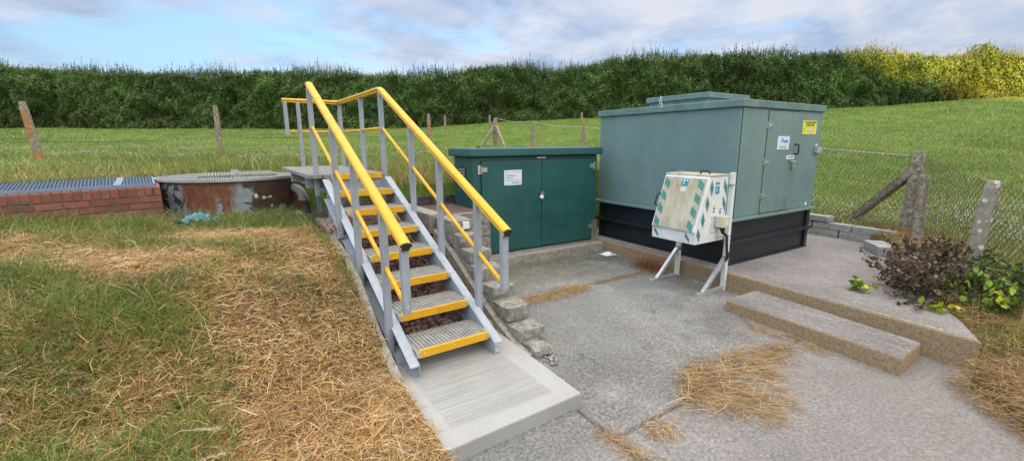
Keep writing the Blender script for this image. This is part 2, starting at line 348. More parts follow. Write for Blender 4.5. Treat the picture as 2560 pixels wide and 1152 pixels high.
def yard_mat():
    t, c = m_concrete('yard_concrete', (0.11, 0.108, 0.103), (0.175, 0.171, 0.164), (0.26, 0.255, 0.245), agg=55, stain=(0.20, 0.165, 0.135), stain_amt=0.45, bump=1.0)
    y, x = t.xyz(1), t.xyz(0)
    wob = t.math('MULTIPLY', t.math('SUBTRACT', t.noise(1.4, 5, 0.6), 0.5), 1.6)
    # older darker, rougher slab towards the back left; algae round the foot of the plinth
    dk = t.rng(t.math('ADD', t.math('SUBTRACT', y, t.math('MULTIPLY', x, 0.35)), wob), 0.9, 2.3)
    c = t.mix(t.math('MULTIPLY', dk, 0.5), c, t.mix(t.noise(60, 5, 0.75), (0.10, 0.105, 0.105), (0.30, 0.31, 0.30)))
    moss = t.rng(t.math('ADD', y, wob), 3.75, 4.6); moss2 = t.rng(t.noise(9, 6, 0.7), 0.34, 0.52)
    c = t.mix(t.math('MULTIPLY', t.math('MULTIPLY', moss, moss2), 0.75), c, (0.10, 0.10, 0.055))
    br = t.rng(t.math('ADD', t.math('SUBTRACT', x, t.math('MULTIPLY', y, 1.0)), wob), 1.3, 3.0)
    c = t.mix(t.math('MULTIPLY', br, 0.5), c, (0.165, 0.145, 0.128))
    bst = t.rng(t.noise(1.6, 6, 0.7, loc=(11, 4, 0)), 0.50, 0.66); c = t.mix(t.math('MULTIPLY', bst, 0.35), c, (0.125, 0.115, 0.10))
    wv = t.n.new('ShaderNodeTexVoronoi'); wv.feature = 'DISTANCE_TO_EDGE'; wv.inputs['Scale'].default_value = 0.9
    wa = t.n.new('ShaderNodeVectorMath'); wa.operation = 'ADD'; wn_ = t.n.new('ShaderNodeTexNoise'); wn_.inputs['Scale'].default_value = 3.0; wn_.inputs['Detail'].default_value = 6; t.l.new(t.tc.outputs['Object'], wn_.inputs['Vector'])
    ws = t.n.new('ShaderNodeVectorMath'); ws.operation = 'SCALE'; ws.inputs['Scale'].default_value = 0.5; t.l.new(wn_.outputs['Color'], ws.inputs[0]); t.l.new(t.tc.outputs['Object'], wa.inputs[0]); t.l.new(ws.outputs[0], wa.inputs[1]); t.l.new(wa.outputs[0], wv.inputs['Vector'])
    crk = t.math('MULTIPLY', t.rng(wv.outputs['Distance'], 0.007, 0.001), t.rng(t.noise(1.2, 3, 0.5, loc=(6, 6, 0)), 0.48, 0.58)); c = t.mix(t.math('MULTIPLY', crk, 0.75), c, (0.06, 0.055, 0.045))
    pale = t.rng(t.noise(1.7, 4, 0.5, loc=(2.2, 0.7, 0)), 0.52, 0.7); c = t.mix(t.math('MULTIPLY', pale, 0.30), c, (0.37, 0.375, 0.385))
    fr = t.rng(t.math('ADD', y, t.math('MULTIPLY', wob, 0.05)), 1.62, 1.56); c = t.mix(t.math('MULTIPLY', fr, 0.45), c, t.mix(t.noise(46, 6, 0.75), (0.12, 0.105, 0.095), (0.33, 0.30, 0.28)))
    c = t.mix(0.6, c, t.ramp(t.noise(48, 4, 0.8, loc=(3, 3, 3)), [(0.38, (0.50, 0.50, 0.50)), (0.5, (1.0, 1.0, 1.0)), (0.62, (1.45, 1.45, 1.43))]), 'MULTIPLY')
    sp2 = t.rng(t.voro(26), 0.13, 0.09); c = t.mix(t.math('MULTIPLY', sp2, t.math('MULTIPLY', t.rng(t.noise(3, 4, 0.6, loc=(2, 8, 0)), 0.48, 0.6), 0.7)), c, (0.42, 0.42, 0.41))
    return t.fin(c, 0.85)
M['yard'] = yard_mat()
def terrace_mat():
    t, c = m_concrete('terrace_concrete', (0.145, 0.132, 0.124), (0.195, 0.18, 0.17), (0.26, 0.243, 0.23), agg=60, stain=(0.17, 0.15, 0.14), stain_amt=0.4, bump=0.4)
    br = t.rng(t.noise(22, 5, 0.7, scl=(1, 0.16, 1)), 0.52, 0.7); c = t.mix(t.math('MULTIPLY', br, 0.35), c, (0.42, 0.40, 0.41))
    # weathered brown riser
    geo = t.n.new('ShaderNodeNewGeometry'); sx = t.n.new('ShaderNodeSeparateXYZ'); t.l.new(geo.outputs['Normal'], sx.inputs[0])
    side = t.rng(sx.outputs[2], 0.75, 0.35)
    ris = t.ramp(t.noise(45, 7, 0.8), [(0.28, (0.12, 0.075, 0.035)), (0.5, (0.31, 0.215, 0.12)), (0.75, (0.48, 0.37, 0.24))])
    c = t.mix(side, c, ris)
    return t.fin(c, 0.88)
M['terrace'] = terrace_mat()
def slab_mat():
    t = NT('new_broomed_concrete'); c = t.ramp(t.noise(2.5, 5, 0.6), [(0.3, (0.27, 0.262, 0.24)), (0.7, (0.36, 0.352, 0.328))])
    sp = t.rng(t.noise(90, 4, 0.7), 0.35, 0.65); c = t.mix(0.25, c, t.mix(sp, (0.26, 0.255, 0.24), (0.52, 0.52, 0.51)))
    x, y = t.xyz(0), t.xyz(1)
    inx = t.math('MULTIPLY', t.rng(x, 0.895, 0.91), t.rng(x, 1.60, 1.59)); iny = t.math('MULTIPLY', t.rng(y, 1.985, 2.0), t.rng(y, 3.2, 3.19))
    inn = t.math('MULTIPLY', inx, iny)
    gr = t.noise(1.0, 2, 0.6, scl=(0.7, 85, 1), dist=0.0)
    gl = t.rng(gr, 0.40, 0.58)
    c = t.mix(t.math('MULTIPLY', t.math('MULTIPLY', inn, t.math('SUBTRACT', 1.0, gl)), 0.34), c, (0.20, 0.195, 0.18))
    blue = t.rng(t.noise(1.3, 3, 0.5, loc=(3, 9, 0)), 0.45, 0.7); c = t.mix(t.math('MULTIPLY', blue, 0.25), c, (0.36, 0.38, 0.40))
    st_ = t.rng(t.noise(5, 6, 0.7, loc=(8, 3, 0)), 0.55, 0.72); c = t.mix(t.math('MULTIPLY', st_, 0.35), c, (0.24, 0.215, 0.17))
    t.bump(t.math('MULTIPLY', gl, inn), 0.7, 0.006); return t.fin(c, 0.8)
M['slab'] = slab_mat()
def block_mat(name='mossy_concrete_block', cs=((0.13, 0.12, 0.10), (0.25, 0.24, 0.21), (0.38, 0.36, 0.32)), moss=0.5):
    t = NT(name); c = t.ramp(t.noise(20, 8, 0.75), [(0.36, cs[0]), (0.5, cs[1]), (0.64, cs[2])])
    g = t.rng(t.noise(12, 6, 0.7, loc=(4, 4, 4)), 0.52, 0.68); c = t.mix(t.math('MULTIPLY', g, moss), c, (0.13, 0.12, 0.035))
    w = t.rng(t.noise(30, 5, 0.7, loc=(1, 8, 2)), 0.60, 0.68); c = t.mix(t.math('MULTIPLY', w, 0.5), c, (0.50, 0.49, 0.46))
    t.bump(t.noise(50, 6, 0.8), 0.8, 0.012); return t.fin(c, 0.9)
M['block'] = block_mat()
M['block2'] = block_mat('grey_dense_block', ((0.22, 0.215, 0.20), (0.32, 0.315, 0.30), (0.42, 0.41, 0.39)), 0.15)
M['plinth'] = block_mat('plinth_concrete', ((0.19, 0.17, 0.13), (0.30, 0.28, 0.24), (0.40, 0.38, 0.34)), 0.45)
M['sleeper'] = block_mat('rotten_sleeper', ((0.02, 0.018, 0.016), (0.06, 0.055, 0.05), (0.14, 0.13, 0.12)), 0.1)
def post_mat(name, orange):
    t = NT(name); c = t.ramp(t.noise(22, 7, 0.75), [(0.36, (0.11, 0.085, 0.06)), (0.5, (0.25, 0.205, 0.15)), (0.64, (0.42, 0.38, 0.31))])
    w = t.rng(t.voro(16), 0.26, 0.18); w2 = t.rng(t.noise(6, 4, 0.6), 0.45, 0.6)
    c = t.mix(t.math('MULTIPLY', t.math('MULTIPLY', w, w2), 0.8), c, (0.55, 0.55, 0.50))
    o = t.rng(t.noise(3.2, 5, 0.6, loc=(7, 1, 3)), 0.62-orange*0.15, 0.68-orange*0.15); c = t.mix(t.math('MULTIPLY', o, 0.8), c, (0.42, 0.17, 0.02))
    t.bump(t.noise(40, 6, 0.8), 0.7, 0.01); return t.fin(c, 0.9)
M['post'] = post_mat('lichen_covered_concrete', 0.3); M['post_o'] = post_mat('orange_lichened_concrete', 0.9); M['post_d'] = post_mat('dark_old_concrete', 0.0)
def brick_mat():
    t = NT('red_brick'); c = t.ramp(t.noise(14, 6, 0.7), [(0.3, (0.17, 0.06, 0.042)), (0.7, (0.29, 0.105, 0.072))])
    r = t.n.new('ShaderNodeNewGeometry'); isl = r.outputs['Random Per Island']
    c = t.mix(0.5, c, t.ramp(isl, [(0.0, (0.15, 0.055, 0.04)), (0.5, (0.26, 0.09, 0.062)), (1.0, (0.33, 0.13, 0.09))]))
    d = t.rng(t.noise(5, 7, 0.75, loc=(3, 2, 8)), 0.52, 0.62); c = t.mix(t.math('MULTIPLY', d, 0.75), c, (0.10, 0.08, 0.065))
    e_ = t.rng(t.noise(16, 6, 0.7, loc=(9, 2, 1)), 0.60, 0.68); c = t.mix(t.math('MULTIPLY', e_, 0.4), c, (0.42, 0.36, 0.32))
    t.bump(t.noise(60, 5, 0.7), 0.4, 0.004); return t.fin(c, 0.85)
M['brick'] = brick_mat()
M['mortar'] = plain('mortar', (0.24, 0.21, 0.17), 0.95, var=0.4, scale=40)
M['blue_grate'] = plain('blue_grey_grating', (0.065, 0.10, 0.15), 0.5, var=0.12, scale=8)
M['blue_strip'] = plain('pale_blue_strip', (0.19, 0.25, 0.33), 0.5)
def rust_mat():
    t = NT('rusting_painted_steel'); x, z = t.xyz(0), t.xyz(2)
    pale = t.ramp(t.noise(8, 6, 0.7), [(0.3, (0.20, 0.24, 0.27)), (0.7, (0.33, 0.38, 0.41))])
    chip = t.rng(t.noise(9, 4, 0.55, scl=(1, 1, 1.2), loc=(2, 0, 5)), 0.53, 0.555); pale = t.mix(chip, pale, (0.035, 0.045, 0.05))
    streak = t.noise(9, 6, 0.7, scl=(1, 1, 0.10)); rust = t.ramp(t.noise(22, 6, 0.7, scl=(1, 1, 0.5)), [(0.3, (0.07, 0.03, 0.018)), (0.6, (0.22, 0.075, 0.03)), (0.8, (0.36, 0.15, 0.07))])
    wob = t.math('MULTIPLY', t.math('SUBTRACT', t.noise(5, 5, 0.6), 0.5), 0.30)
    xw = t.math('ADD', x, wob)
    zone = t.math('MULTIPLY', t.rng(xw, -0.72, -0.60), t.rng(xw, 0.02, -0.12))
    topf = t.rng(z, 0.55, 1.12)
    rf = t.math('MULTIPLY', zone, t.rng(t.math('ADD', streak, t.math('MULTIPLY', topf, 0.22)), 0.50, 0.66))
    c = t.mix(rf, pale, rust)
    dark = t.ramp(t.noise(12, 6, 0.7), [(0.3, (0.03, 0.022, 0.018)), (0.6, (0.085, 0.045, 0.03)), (0.8, (0.16, 0.065, 0.035))])
    zd = t.math('MULTIPLY', t.rng(xw, 0.12, 0.20), t.math('MAXIMUM', t.rng(t.math('ADD', z, wob), 0.74, 0.80), t.rng(xw, 0.50, 0.62)))
    c = t.mix(zd, c, dark)
    rr = t.math('MULTIPLY', t.rng(xw, 0.54, 0.62), t.rng(t.noise(4, 5, 0.6, loc=(1, 1, 1)), 0.38, 0.52)); c = t.mix(t.math('MULTIPLY', rr, 0.7), c, (0.13, 0.045, 0.025))
    tr = t.math('MULTIPLY', t.rng(z, 1.08, 1.16), 0.8); c = t.mix(tr, c, t.mix(t.noise(30, 5, 0.7), (0.07, 0.04, 0.03), (0.28, 0.12, 0.06)))
    t.bump(t.noise(30, 6, 0.7), 0.3, 0.005); return t.fin(c, 0.6)
M['rust'] = rust_mat()
def tint_mat(name, rough=0.6, trans=0.0, spec=0.3):
    t = NT(name); a = t.n.new('ShaderNodeAttribute'); a.attribute_name = 'tint'
    m_ = t.fin(a.outputs['Color'], rough, 0, spec)
    if trans:
        tr = t.n.new('ShaderNodeBsdfTranslucent'); t.l.new(a.outputs['Color'], tr.inputs[0]); ms = t.n.new('ShaderNodeMixShader'); ms.inputs[0].default_value = trans
        o_ = t.n['Material Output']; t.l.new(t.b.outputs[0], ms.inputs[1]); t.l.new(tr.outputs[0], ms.inputs[2]); t.l.new(ms.outputs[0], o_.inputs[0])
    return m_
M['blade'] = tint_mat('grass_blades', 0.55, 0.25); M['leaf'] = tint_mat('leaves', 0.5, 0.2); M['straw'] = tint_mat('dry_straw', 0.6, 0.1); M['stone'] = tint_mat('red_stones', 0.9)
def lawn_mat():
    t = NT('mown_dry_lawn'); c = t.ramp(t.noise(30, 7, 0.8), [(0.3, (0.07, 0.05, 0.025)), (0.5, (0.19, 0.13, 0.06)), (0.72, (0.34, 0.24, 0.12))])
    g = t.rng(t.noise(1.1, 4, 0.6), 0.45, 0.6); c = t.mix(t.math('MULTIPLY', g, 0.5), c, (0.06, 0.085, 0.025)); t.bump(t.noise(60, 6, 0.8), 1.0, 0.03); return t.fin(c, 0.95)
M['lawn'] = lawn_mat()
def field_mat():
    t = NT('pasture_grass'); c = t.ramp(t.noise(0.8, 6, 0.65), [(0.3, (0.075, 0.135, 0.022)), (0.5, (0.12, 0.19, 0.035)), (0.72, (0.19, 0.23, 0.055))])
    f = t.noise(9, 8, 0.8, scl=(1, 1, 1)); c = t.mix(1.0, c, t.ramp(f, [(0.3, (0.5, 0.5, 0.5)), (0.5, (1, 1, 1)), (0.7, (1.5, 1.5, 1.5))]), 'MULTIPLY')
    x, y = t.xyz(0), t.xyz(1); vg = t.math('MULTIPLY', t.rng(x, 2.0, 2.6), t.math('MULTIPLY', t.rng(x, 9.0, 8.2), t.rng(t.math('ADD', y, t.math('MULTIPLY', x, -0.32)), 0.6, 0.2)))
    c = t.mix(vg, c, t.ramp(t.noise(30, 7, 0.8), [(0.36, (0.08, 0.05, 0.025)), (0.5, (0.20, 0.135, 0.065)), (0.66, (0.34, 0.25, 0.13))]))
    t.bump(t.noise(7, 8, 0.8), 0.8, 0.15); return t.fin(c, 0.95, spec=0.1)
M['field'] = field_mat()
def gravel_mat():
    t = NT('gravel_bank_soil'); c = t.ramp(t.noise(40, 6, 0.8), [(0.3, (0.05, 0.035, 0.03)), (0.6, (0.16, 0.10, 0.085)), (0.8, (0.24, 0.17, 0.15))]); bk = t.rng(t.xyz(1), 5.0, 5.5); c = t.mix(bk, c, t.ramp(t.noise(25, 7, 0.8), [(0.36, (0.03, 0.026, 0.02)), (0.55, (0.09, 0.075, 0.055)), (0.7, (0.17, 0.14, 0.10))])); t.bump(t.noise(50, 5, 0.7), 1.0, 0.02); return t.fin(c, 0.95)
M['gravel'] = gravel_mat()
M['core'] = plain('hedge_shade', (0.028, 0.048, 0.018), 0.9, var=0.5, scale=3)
M['bark'] = plain('bark', (0.10, 0.08, 0.06), 0.9, var=0.4, scale=30)
M['wire'] = plain('fence_wire', (0.10, 0.09, 0.07), 0.6, 0.3, var=0.4)
M['wire_w'] = plain('pale_wire', (0.5, 0.5, 0.46), 0.5, 0.2)
M['rag'] = plain('blue_rag', (0.09, 0.26, 0.34), 0.8, var=0.45, scale=30)
M['pipe'] = plain('grey_pipe', (0.30, 0.31, 0.29), 0.6, var=0.2, scale=18)
M['hose'] = plain('black_pipe', (0.03, 0.032, 0.035), 0.55, var=0.4, scale=18)
M['paper'] = plain('paper', (0.80, 0.82, 0.86), 0.7, var=0.04)
M['lockblue'] = plain('blue_grey_lock_body', (0.22, 0.36, 0.52), 0.4)
M['ypaint'] = plain('worn_yellow_paint', (0.50, 0.32, 0.09), 0.8, var=0.5, scale=40)

def text_mesh(name, body, size, loc, rot, mat, parent=None, align='LEFT', bold=0.0, sx=1.0):
    cu = bpy.data.curves.new(name, 'FONT'); cu.body = body; cu.size = size; cu.align_x = align; cu.offset = bold; cu.extrude = 0.0008; cu.resolution_u = 2
    tmp = bpy.data.objects.new(name, cu); col.objects.link(tmp)
    dg = bpy.context.evaluated_depsgraph_get(); me = bpy.data.meshes.new_from_object(tmp.evaluated_get(dg))
    bpy.data.objects.remove(tmp); bpy.data.curves.remove(cu)
    me.name = name; me.materials.clear(); me.materials.append(mat)
    o = bpy.data.objects.new(name, me); col.objects.link(o); o.location = loc; o.rotation_euler = rot; o.scale = (sx, 1, 1)
    if parent: o.parent = parent
    return o
FRONT = (R(90), 0, 0)               # text read from -y

# ------------------------------------------------------------------ terrain functions (s = x, t = y)
def interp(v, xs, ys): return np.interp(v, xs, ys)
def smooth(a, b, v):
    x = np.clip((v-a)/(b-a), 0, 1); return x*x*(3-2*x)
def field_h(s, t):
    X, Y = st_to_xy(s, t); Yc = np.maximum(Y, 0.5); a = np.clip(X/Yc, -1.6, 1.6)
    base = interp(a, [-1.15, -.5, -.2, -.03, .2, .7, .83, 1.0, 1.2], [2.72, 2.60, 2.62, 2.95, 3.2, 3.66, 3.82, 4.2, 4.45])
    l = interp(Yc, [5, 6, 9, 13, 18, 28], [1.12, 1.12, 1.3, 1.42, 1.50, 0]); lf = np.clip((Yc-18)/10, 0, 1); left = np.where(Yc > 18, 1.5+(base-1.5)*lf, l)
    r_ = interp(Yc, [0, 2, 3, 4, 5, 6, 8, 10, 18, 28], [-.06, -.02, .08, .20, .27, .34, .62, .95, 2.2, 0]); rf = np.clip((Yc-18)/10, 0, 1); right = np.where(Yc > 18, 2.2+(base-2.2)*rf, r_)
    w = smooth(.15, .62, a); z = left*(1-w)+right*w
    far = np.clip((Y-28)/60, 0, 1); z = np.where(Y > 28, base + (Y-28)*0.02, z)
    back = smooth(2.0, -3.0, Y); z = z*(1-back) + (-0.10)*back
    z = np.where(Y < -3, -0.10 - np.clip(-3-Y, 0, 300)*0.012, z)
    return z
def bumps(s, t, amp, sc):
    return amp*(np.sin(s*sc*1.3+1.7*np.sin(t*sc*.7))*np.cos(t*sc*1.1+1.3*np.sin(s*sc*.9)))
def lawn_h(s, t):
    e = interp(t, [-6, 1.2, 1.86, 2.7, 3.0, 3.26, 3.54, 3.9, 4.3, 5, 6, 7], [-.08, -.01, .085, .15, .30, .43, .57, .68, .75, .74, .68, .66])
    l = np.clip((.8-s)/3.5, 0, 1)
    z = e + .07*smooth(-.3, -.9, s)*smooth(5.2, 6.2, t) + .28*l*smooth(4.6, 2.5, t) + .14*smooth(-.6, -2.6, s)*smooth(3.5, 5.5, t)
    z = z + bumps(s, t, .022, 2.3) + bumps(s+3, t, .010, 7.0)
    up_ = smooth(7.25, 8.0, t)
    return z*(1-up_) + 1.09*up_
def yard_h(t): return -0.047 + 0.0275*t
def in_poly(P, x, y):
    n = len(P); c = np.zeros(x.shape, bool)
    for i in range(n):
        x1, y1 = P[i]; x2, y2 = P[(i+1) % n]
        cond = ((y1 > y) != (y2 > y)) & (x < (x2-x1)*(y-y1)/((y2-y1) if y2 != y1 else 1e-9)+x1)
        c ^= cond
    return c
YARDP = [(-12, -6), (-12, 7.62), (1.72, 7.62), (1.72, 5.5), (2.6, 5.5), (4.7, 5.5), (7.75, 5.5), (7.90, 3.35), (7.80, 2.5), (7.2, 1.92), (6.15, 1.66), (4.80, .82), (4.40, .66), (4.16, .62), (3.80, .30), (3.4, -.35), (2.8, -1.6), (2.4, -6)]
def grid_mesh(name, xs, ys, hf, mat, kind='structure'):
    S, T = np.meshgrid(xs, ys); Z = hf(S, T); v = np.stack([S, T, Z], -1).reshape(-1, 3); nx, ny = len(xs), len(ys)
    i = np.arange(nx-1)[None, :] + np.arange(ny-1)[:, None]*nx
    idx = np.stack([i, i+1, i+nx+1, i+nx], -1).ravel()
    o = np_mesh(name, v, (idx, 4), mat, smooth=True); o['kind'] = kind; return o
fx = np.concatenate([np.linspace(-400, -40, 19)[:-1], np.linspace(-40, -10, 41)[:-1], np.linspace(-10, 12, 221)[:-1], np.linspace(12, 50, 61)[:-1], np.linspace(50, 400, 19)])
fy = np.concatenate([np.linspace(-400, -40, 19)[:-1], np.linspace(-40, -8, 33)[:-1], np.linspace(-8, 14, 221)[:-1], np.linspace(14, 50, 61)[:-1], np.linspace(50, 400, 19)])
def fh(S, T):
    z = field_h(S, T); z = z + bumps(S, T, .03, .9)*np.clip((st_to_xy(S, T)[1]-7)/6, 0, 1)
    return np.where(in_poly(YARDP, S, T), -0.6, z)
grid_mesh('field', fx, fy, fh, M['field'])
grid_mesh('lawn_ground', np.linspace(-12, .80, 129), np.linspace(-6, 8.0, 141), lawn_h, M['lawn'])
# yard slabs: one sheet with sawn joints modelled as narrow dips
def yh(S, T):
    z = yard_h(T) + bumps(S, T, .004, 1.7)
    for d, lo, hi in ((np.abs(T-(1.57+.02*(S-2.5))), 1.66, 9), (np.abs(T-3.58), 2.0, 4.62)):
        z = z - .030*np.exp(-(d/.012)**2)*((S > lo) & (S < hi))
    d = np.abs(S-1.70); z = z - .028*np.exp(-(d/.011)**2)*(T < 1.9)
    return z
xs = np.unique(np.concatenate([np.linspace(.3, 5.3, 90), np.linspace(1.66, 1.74, 21)])); ys = np.unique(np.concatenate([np.linspace(-6, 5.4, 140), np.linspace(1.48, 1.72, 61), np.linspace(3.54, 3.62, 21)]))
grid_mesh('yard', xs, ys, yh, M['yard'])
mb = MB(); mb.prism([(4.47, .63), (4.60, 2.65), (4.655, 4.70), (4.66, 5.45), (7.9, 5.45), (7.95, 3.3), (7.84, 2.45), (7.2, 1.86), (6.25, 1.68), (4.88, .82)], -.35, .22)
o = mb.build('terrace', M['terrace'], bevel=.012); o['kind'] = 'structure'
mb = MB(); mb.prism([(.72, 1.86), (1.745, 1.885), (1.79, 3.0), (1.83, 3.12), (.84, 3.12), (.74, 2.7)], -.2, .10)
o = mb.build('landing_slab', M['slab'], bevel=.010); tag(o, 'new pale broomed concrete slab at the foot of the yellow railed stairs', 'concrete slab')
mb = MB(); mb.prism([(3.94, .92), (4.39, .93), (4.585, 2.31), (4.04, 2.32)], -.2, .125)
o = mb.build('concrete_step', M['terrace'], bevel=.016); tag(o, 'long low weathered concrete step in front of the raised terrace', 'step')
mb = MB(); mb.prism([(2.25, 4.70), (4.652, 4.63), (4.652, 5.42), (2.25, 5.42)], -.2, .20)
o = mb.build('cabinet_plinth', M['plinth'], bevel=.012); tag(o, 'mossy concrete plinth under the dark green cabinet', 'plinth')
# patches of worn yellow edge paint on terrace lip and step
mb = MB()
for (a, b) in (((4.458, .66), (4.500, 1.32)), ((4.585, 2.30), (4.599, 2.62))):
    mb.box(0, 1, 0, 1, 0, 1)
mb = MB()
def strip(mb, p, q, w, z, n=24):
    for i in range(n):
        if random.random() < .12: continue
        a0, a1 = i/n, (i+1)/n; x0, y0 = p[0]+(q[0]-p[0])*a0, p[1]+(q[1]-p[1])*a0; x1, y1 = p[0]+(q[0]-p[0])*a1, p[1]+(q[1]-p[1])*a1
        ww = w*random.uniform(.5, 1.1)
        mb.add([(x0+.013, y0, z), (x0+.013+ww, y0, z), (x1+.013+ww, y1, z), (x1+.013, y1, z)], [(0, 1, 2, 3)])
strip(mb, (4.474, .66), (4.52, 1.30), .022, .2235); strip(mb, (4.52, 1.30), (4.585, 2.3), .009, .2235, 40); strip(mb, (4.583, 2.28), (4.60, 2.64), .035, .2235)
o = mb.build('edge_paint', M['ypaint']); tag(o, 'worn yellow paint line along the terrace lip', 'painted line', kind='structure')

# gravel bank beneath the stairs
def gravel_h(S, T): return np.where(T < 3.0, .07, np.minimum(.075 + .43*(T-3.0), .80)) - .16*smooth(5.3, 5.8, T)*smooth(1.6, 1.3, S) + bumps(S, T, .012, 9)
grid_mesh('gravel_bank', np.linspace(.78, 2.06, 28), np.linspace(2.85, 7.75, 100), gravel_h, M['gravel'])
mb = MB(); mb.prism([(2.0, 4.43), (2.52, 4.43), (2.52, 5.5), (2.0, 5.5)], -.1, .86); o = mb.build('soil', M['gravel']); o['kind'] = 'structure'
def unit_rock():
    ph = (1+5**.5)/2; v = np.array([(-1, ph, 0), (1, ph, 0), (-1, -ph, 0), (1, -ph, 0), (0, -1, ph), (0, 1, ph), (0, -1, -ph), (0, 1, -ph), (ph, 0, -1), (ph, 0, 1), (-ph, 0, -1), (-ph, 0, 1)])/1.9
    f = np.array([(0,11,5),(0,5,1),(0,1,7),(0,7,10),(0,10,11),(1,5,9),(5,11,4),(11,10,2),(10,7,6),(7,1,8),(3,9,4),(3,4,2),(3,2,6),(3,6,8),(3,8,9),(4,9,5),(2,4,11),(6,2,10),(8,6,7),(9,8,1)]); return v, f
def rocks(name, P, size, cols, mat):
    v, f = unit_rock(); n = len(P)
    V = v[None]*(1+rng.normal(0, .22, (n, 12, 1)))*size[:, None, None]*rng.uniform(.55, 1.1, (n, 1, 3))
    a = rng.uniform(0, 6.28, n); c, s = np.cos(a)[:, None], np.sin(a)[:, None]
    V = np.stack([V[..., 0]*c-V[..., 1]*s, V[..., 0]*s+V[..., 1]*c, V[..., 2]*.8], -1) + P[:, None]
    idx = (f[None] + (np.arange(n)*12)[:, None, None]).ravel()
    return np_mesh(name, V.reshape(-1, 3), (idx, 3), mat, np.repeat(cols, 12, 0))
n = 4600; s_ = rng.uniform(.82, 1.80, n); t_ = rng.uniform(2.98, 5.3, n); sz = rng.uniform(.012, .032, n)
P = np.stack([s_, t_, gravel_h(s_, t_)+sz*.3], -1)
c0 = np.array([.31, .205, .175])*rng.uniform(.6, 1.45, (n, 1)) + rng.normal(0, .012, (n, 3))
o = rocks('gravel', P, sz, np.clip(c0, .02, 1), M['stone']); tag(o, 'loose reddish gravel under and beside the stairs', 'gravel', kind='stuff')

# ------------------------------------------------------------------ stairs
st = empty('access_stairs', (.976, 2.687, 0), R(1.0), 'grey access stairs with yellow handrails and yellow tread noses up to a grating platform', 'stairs')
W, RUN, RISE, Z0 = .554, .3266, .1531, .26
def grating(mb, x0, x1, y0, y1, zt, th, px, py, bw):
    nx = max(1, round((x1-x0)/px)); ny = max(1, round((y1-y0)/py))
    for i in range(nx+1): x = x0+(x1-x0)*i/nx; mb.box(max(x0, x-bw/2), min(x1, x+bw/2), y0, y1, zt-th, zt)
    for j in range(ny+1):
        y = y0+(y1-y0)*j/ny; mb.box(x0, x1, max(y0, y-bw/2), min(y1, y+bw/2), zt-th+.001, zt-.0012)
def rivet_mb(p, ax, r=.006):
    mb = MB(); p = Vector(p); d = Vector(ax); mb.tube([p, p+d*.003, p+d*.0045], [r, r*.8, r*.2], 8); return mb
def nosing(k, x0, x1, parent):
    y, z = k*RUN, Z0+k*RISE
    mb = MB(); mb.box(x0, x1, y-.006, y, z-.055, z+.003); mb.box(x0, x1, y+.0005, y+.012, z+.0002, z+.003)
    o = mb.build('nosing', M['yellow'], parent, bevel=.002)
    for q in (.07, .5, .93): rivet_mb((x0+(x1-x0)*q, y-.006, z-.028), (0, -1, 0)).build('rivet', M['rivet'], o)
for k in range(7):
    y, z = k*RUN, Z0+k*RISE
    mb = MB(); grating(mb, .002, W-.002, y+.004, y+.300, z, .03, .0277, .030, .0105)
    # end plates carrying the tread
    mb.box(-.012, .0005, y-.004, y+.27, z-.05, z-.002); mb.box(W-.0005, W+.012, y-.004, y+.27, z-.05, z-.002)
    tr = mb.build('tread', M['grate'], st); nosing(k, .004, W-.004, tr)
    mb = MB(); mb.box(W-.01, W+.012, y-.012, y+.02, z-.045, z-.004); mb.build('tread_clip', M['galv'], tr, bevel=.002)
    mb = MB(); mb.box(-.014, .012, y-.012, y+.02, z-.045, z-.004); mb.build('tread_clip', M['galv'], tr, bevel=.002)
zt = lambda y: Z0-.035+.4688*y
for sgn, xw in ((-1, -.018), (1, W+.018)):
    mb = MB(); a, b = sorted((xw, xw+sgn*.009))
    mb.prism([(-.07, .1), (.20, .1), (2.27, zt(2.27)-.215), (2.27, zt(2.27)), (-.07, zt(-.07))], a, b, 'x')
    f0, f1 = sorted((xw+sgn*.009, xw+sgn*.070))
    mb.prism([(-.07, zt(-.07)-.010), (2.27, zt(2.27)-.010), (2.27, zt(2.27)), (-.07, zt(-.07))], f0, f1, 'x')
    mb.prism([(.19, .1002), (2.27, zt(2.27)-.215), (2.27, zt(2.27)-.205), (.19, .110)], f0, f1, 'x')
    sg = mb.build('stringer', M['grp'], st, bevel=.002)
    for k in range(7):
        y, z = k*RUN, Z0+k*RISE
        for dy, dz in ((.07, -.03), (.20, -.03)):
            rivet_mb((xw, y+dy+.02, z+dz-.055), (-sgn, 0, 0), .008).build('bolt', M['rivet'], sg)
    for yb in (.30, .98, 1.62):                                       # stiffener plates behind the posts
        mb = MB(); mb.box(*sorted((xw+sgn*.010, xw+sgn*.055)), yb+.03, yb+.10, zt(yb)-.19+.4688*.06, zt(yb)-.015+.4688*.03)
        mb.build('stiffener', M['grp'], sg)
    mb = MB(); mb.box(*sorted((xw+sgn*.0, xw+sgn*.055)), -.05, .05, .1, .108); mb.build('foot_bracket', M['galv'], sg)
XL, XR = -.097, .651; RZ, YT = 2.289, 2.479
rz = lambda y: RZ-max(0, YT-y)*.4688
prof = [(-.037, -.026), (-.036, -.018), (-.028, -.008), (-.015, -.002), (0, 0), (.015, -.002), (.028, -.008), (.036, -.018), (.037, -.026), (.025, -.036), (.022, -.046), (.028, -.055), (-.028, -.055), (-.022, -.046), (-.025, -.036)]
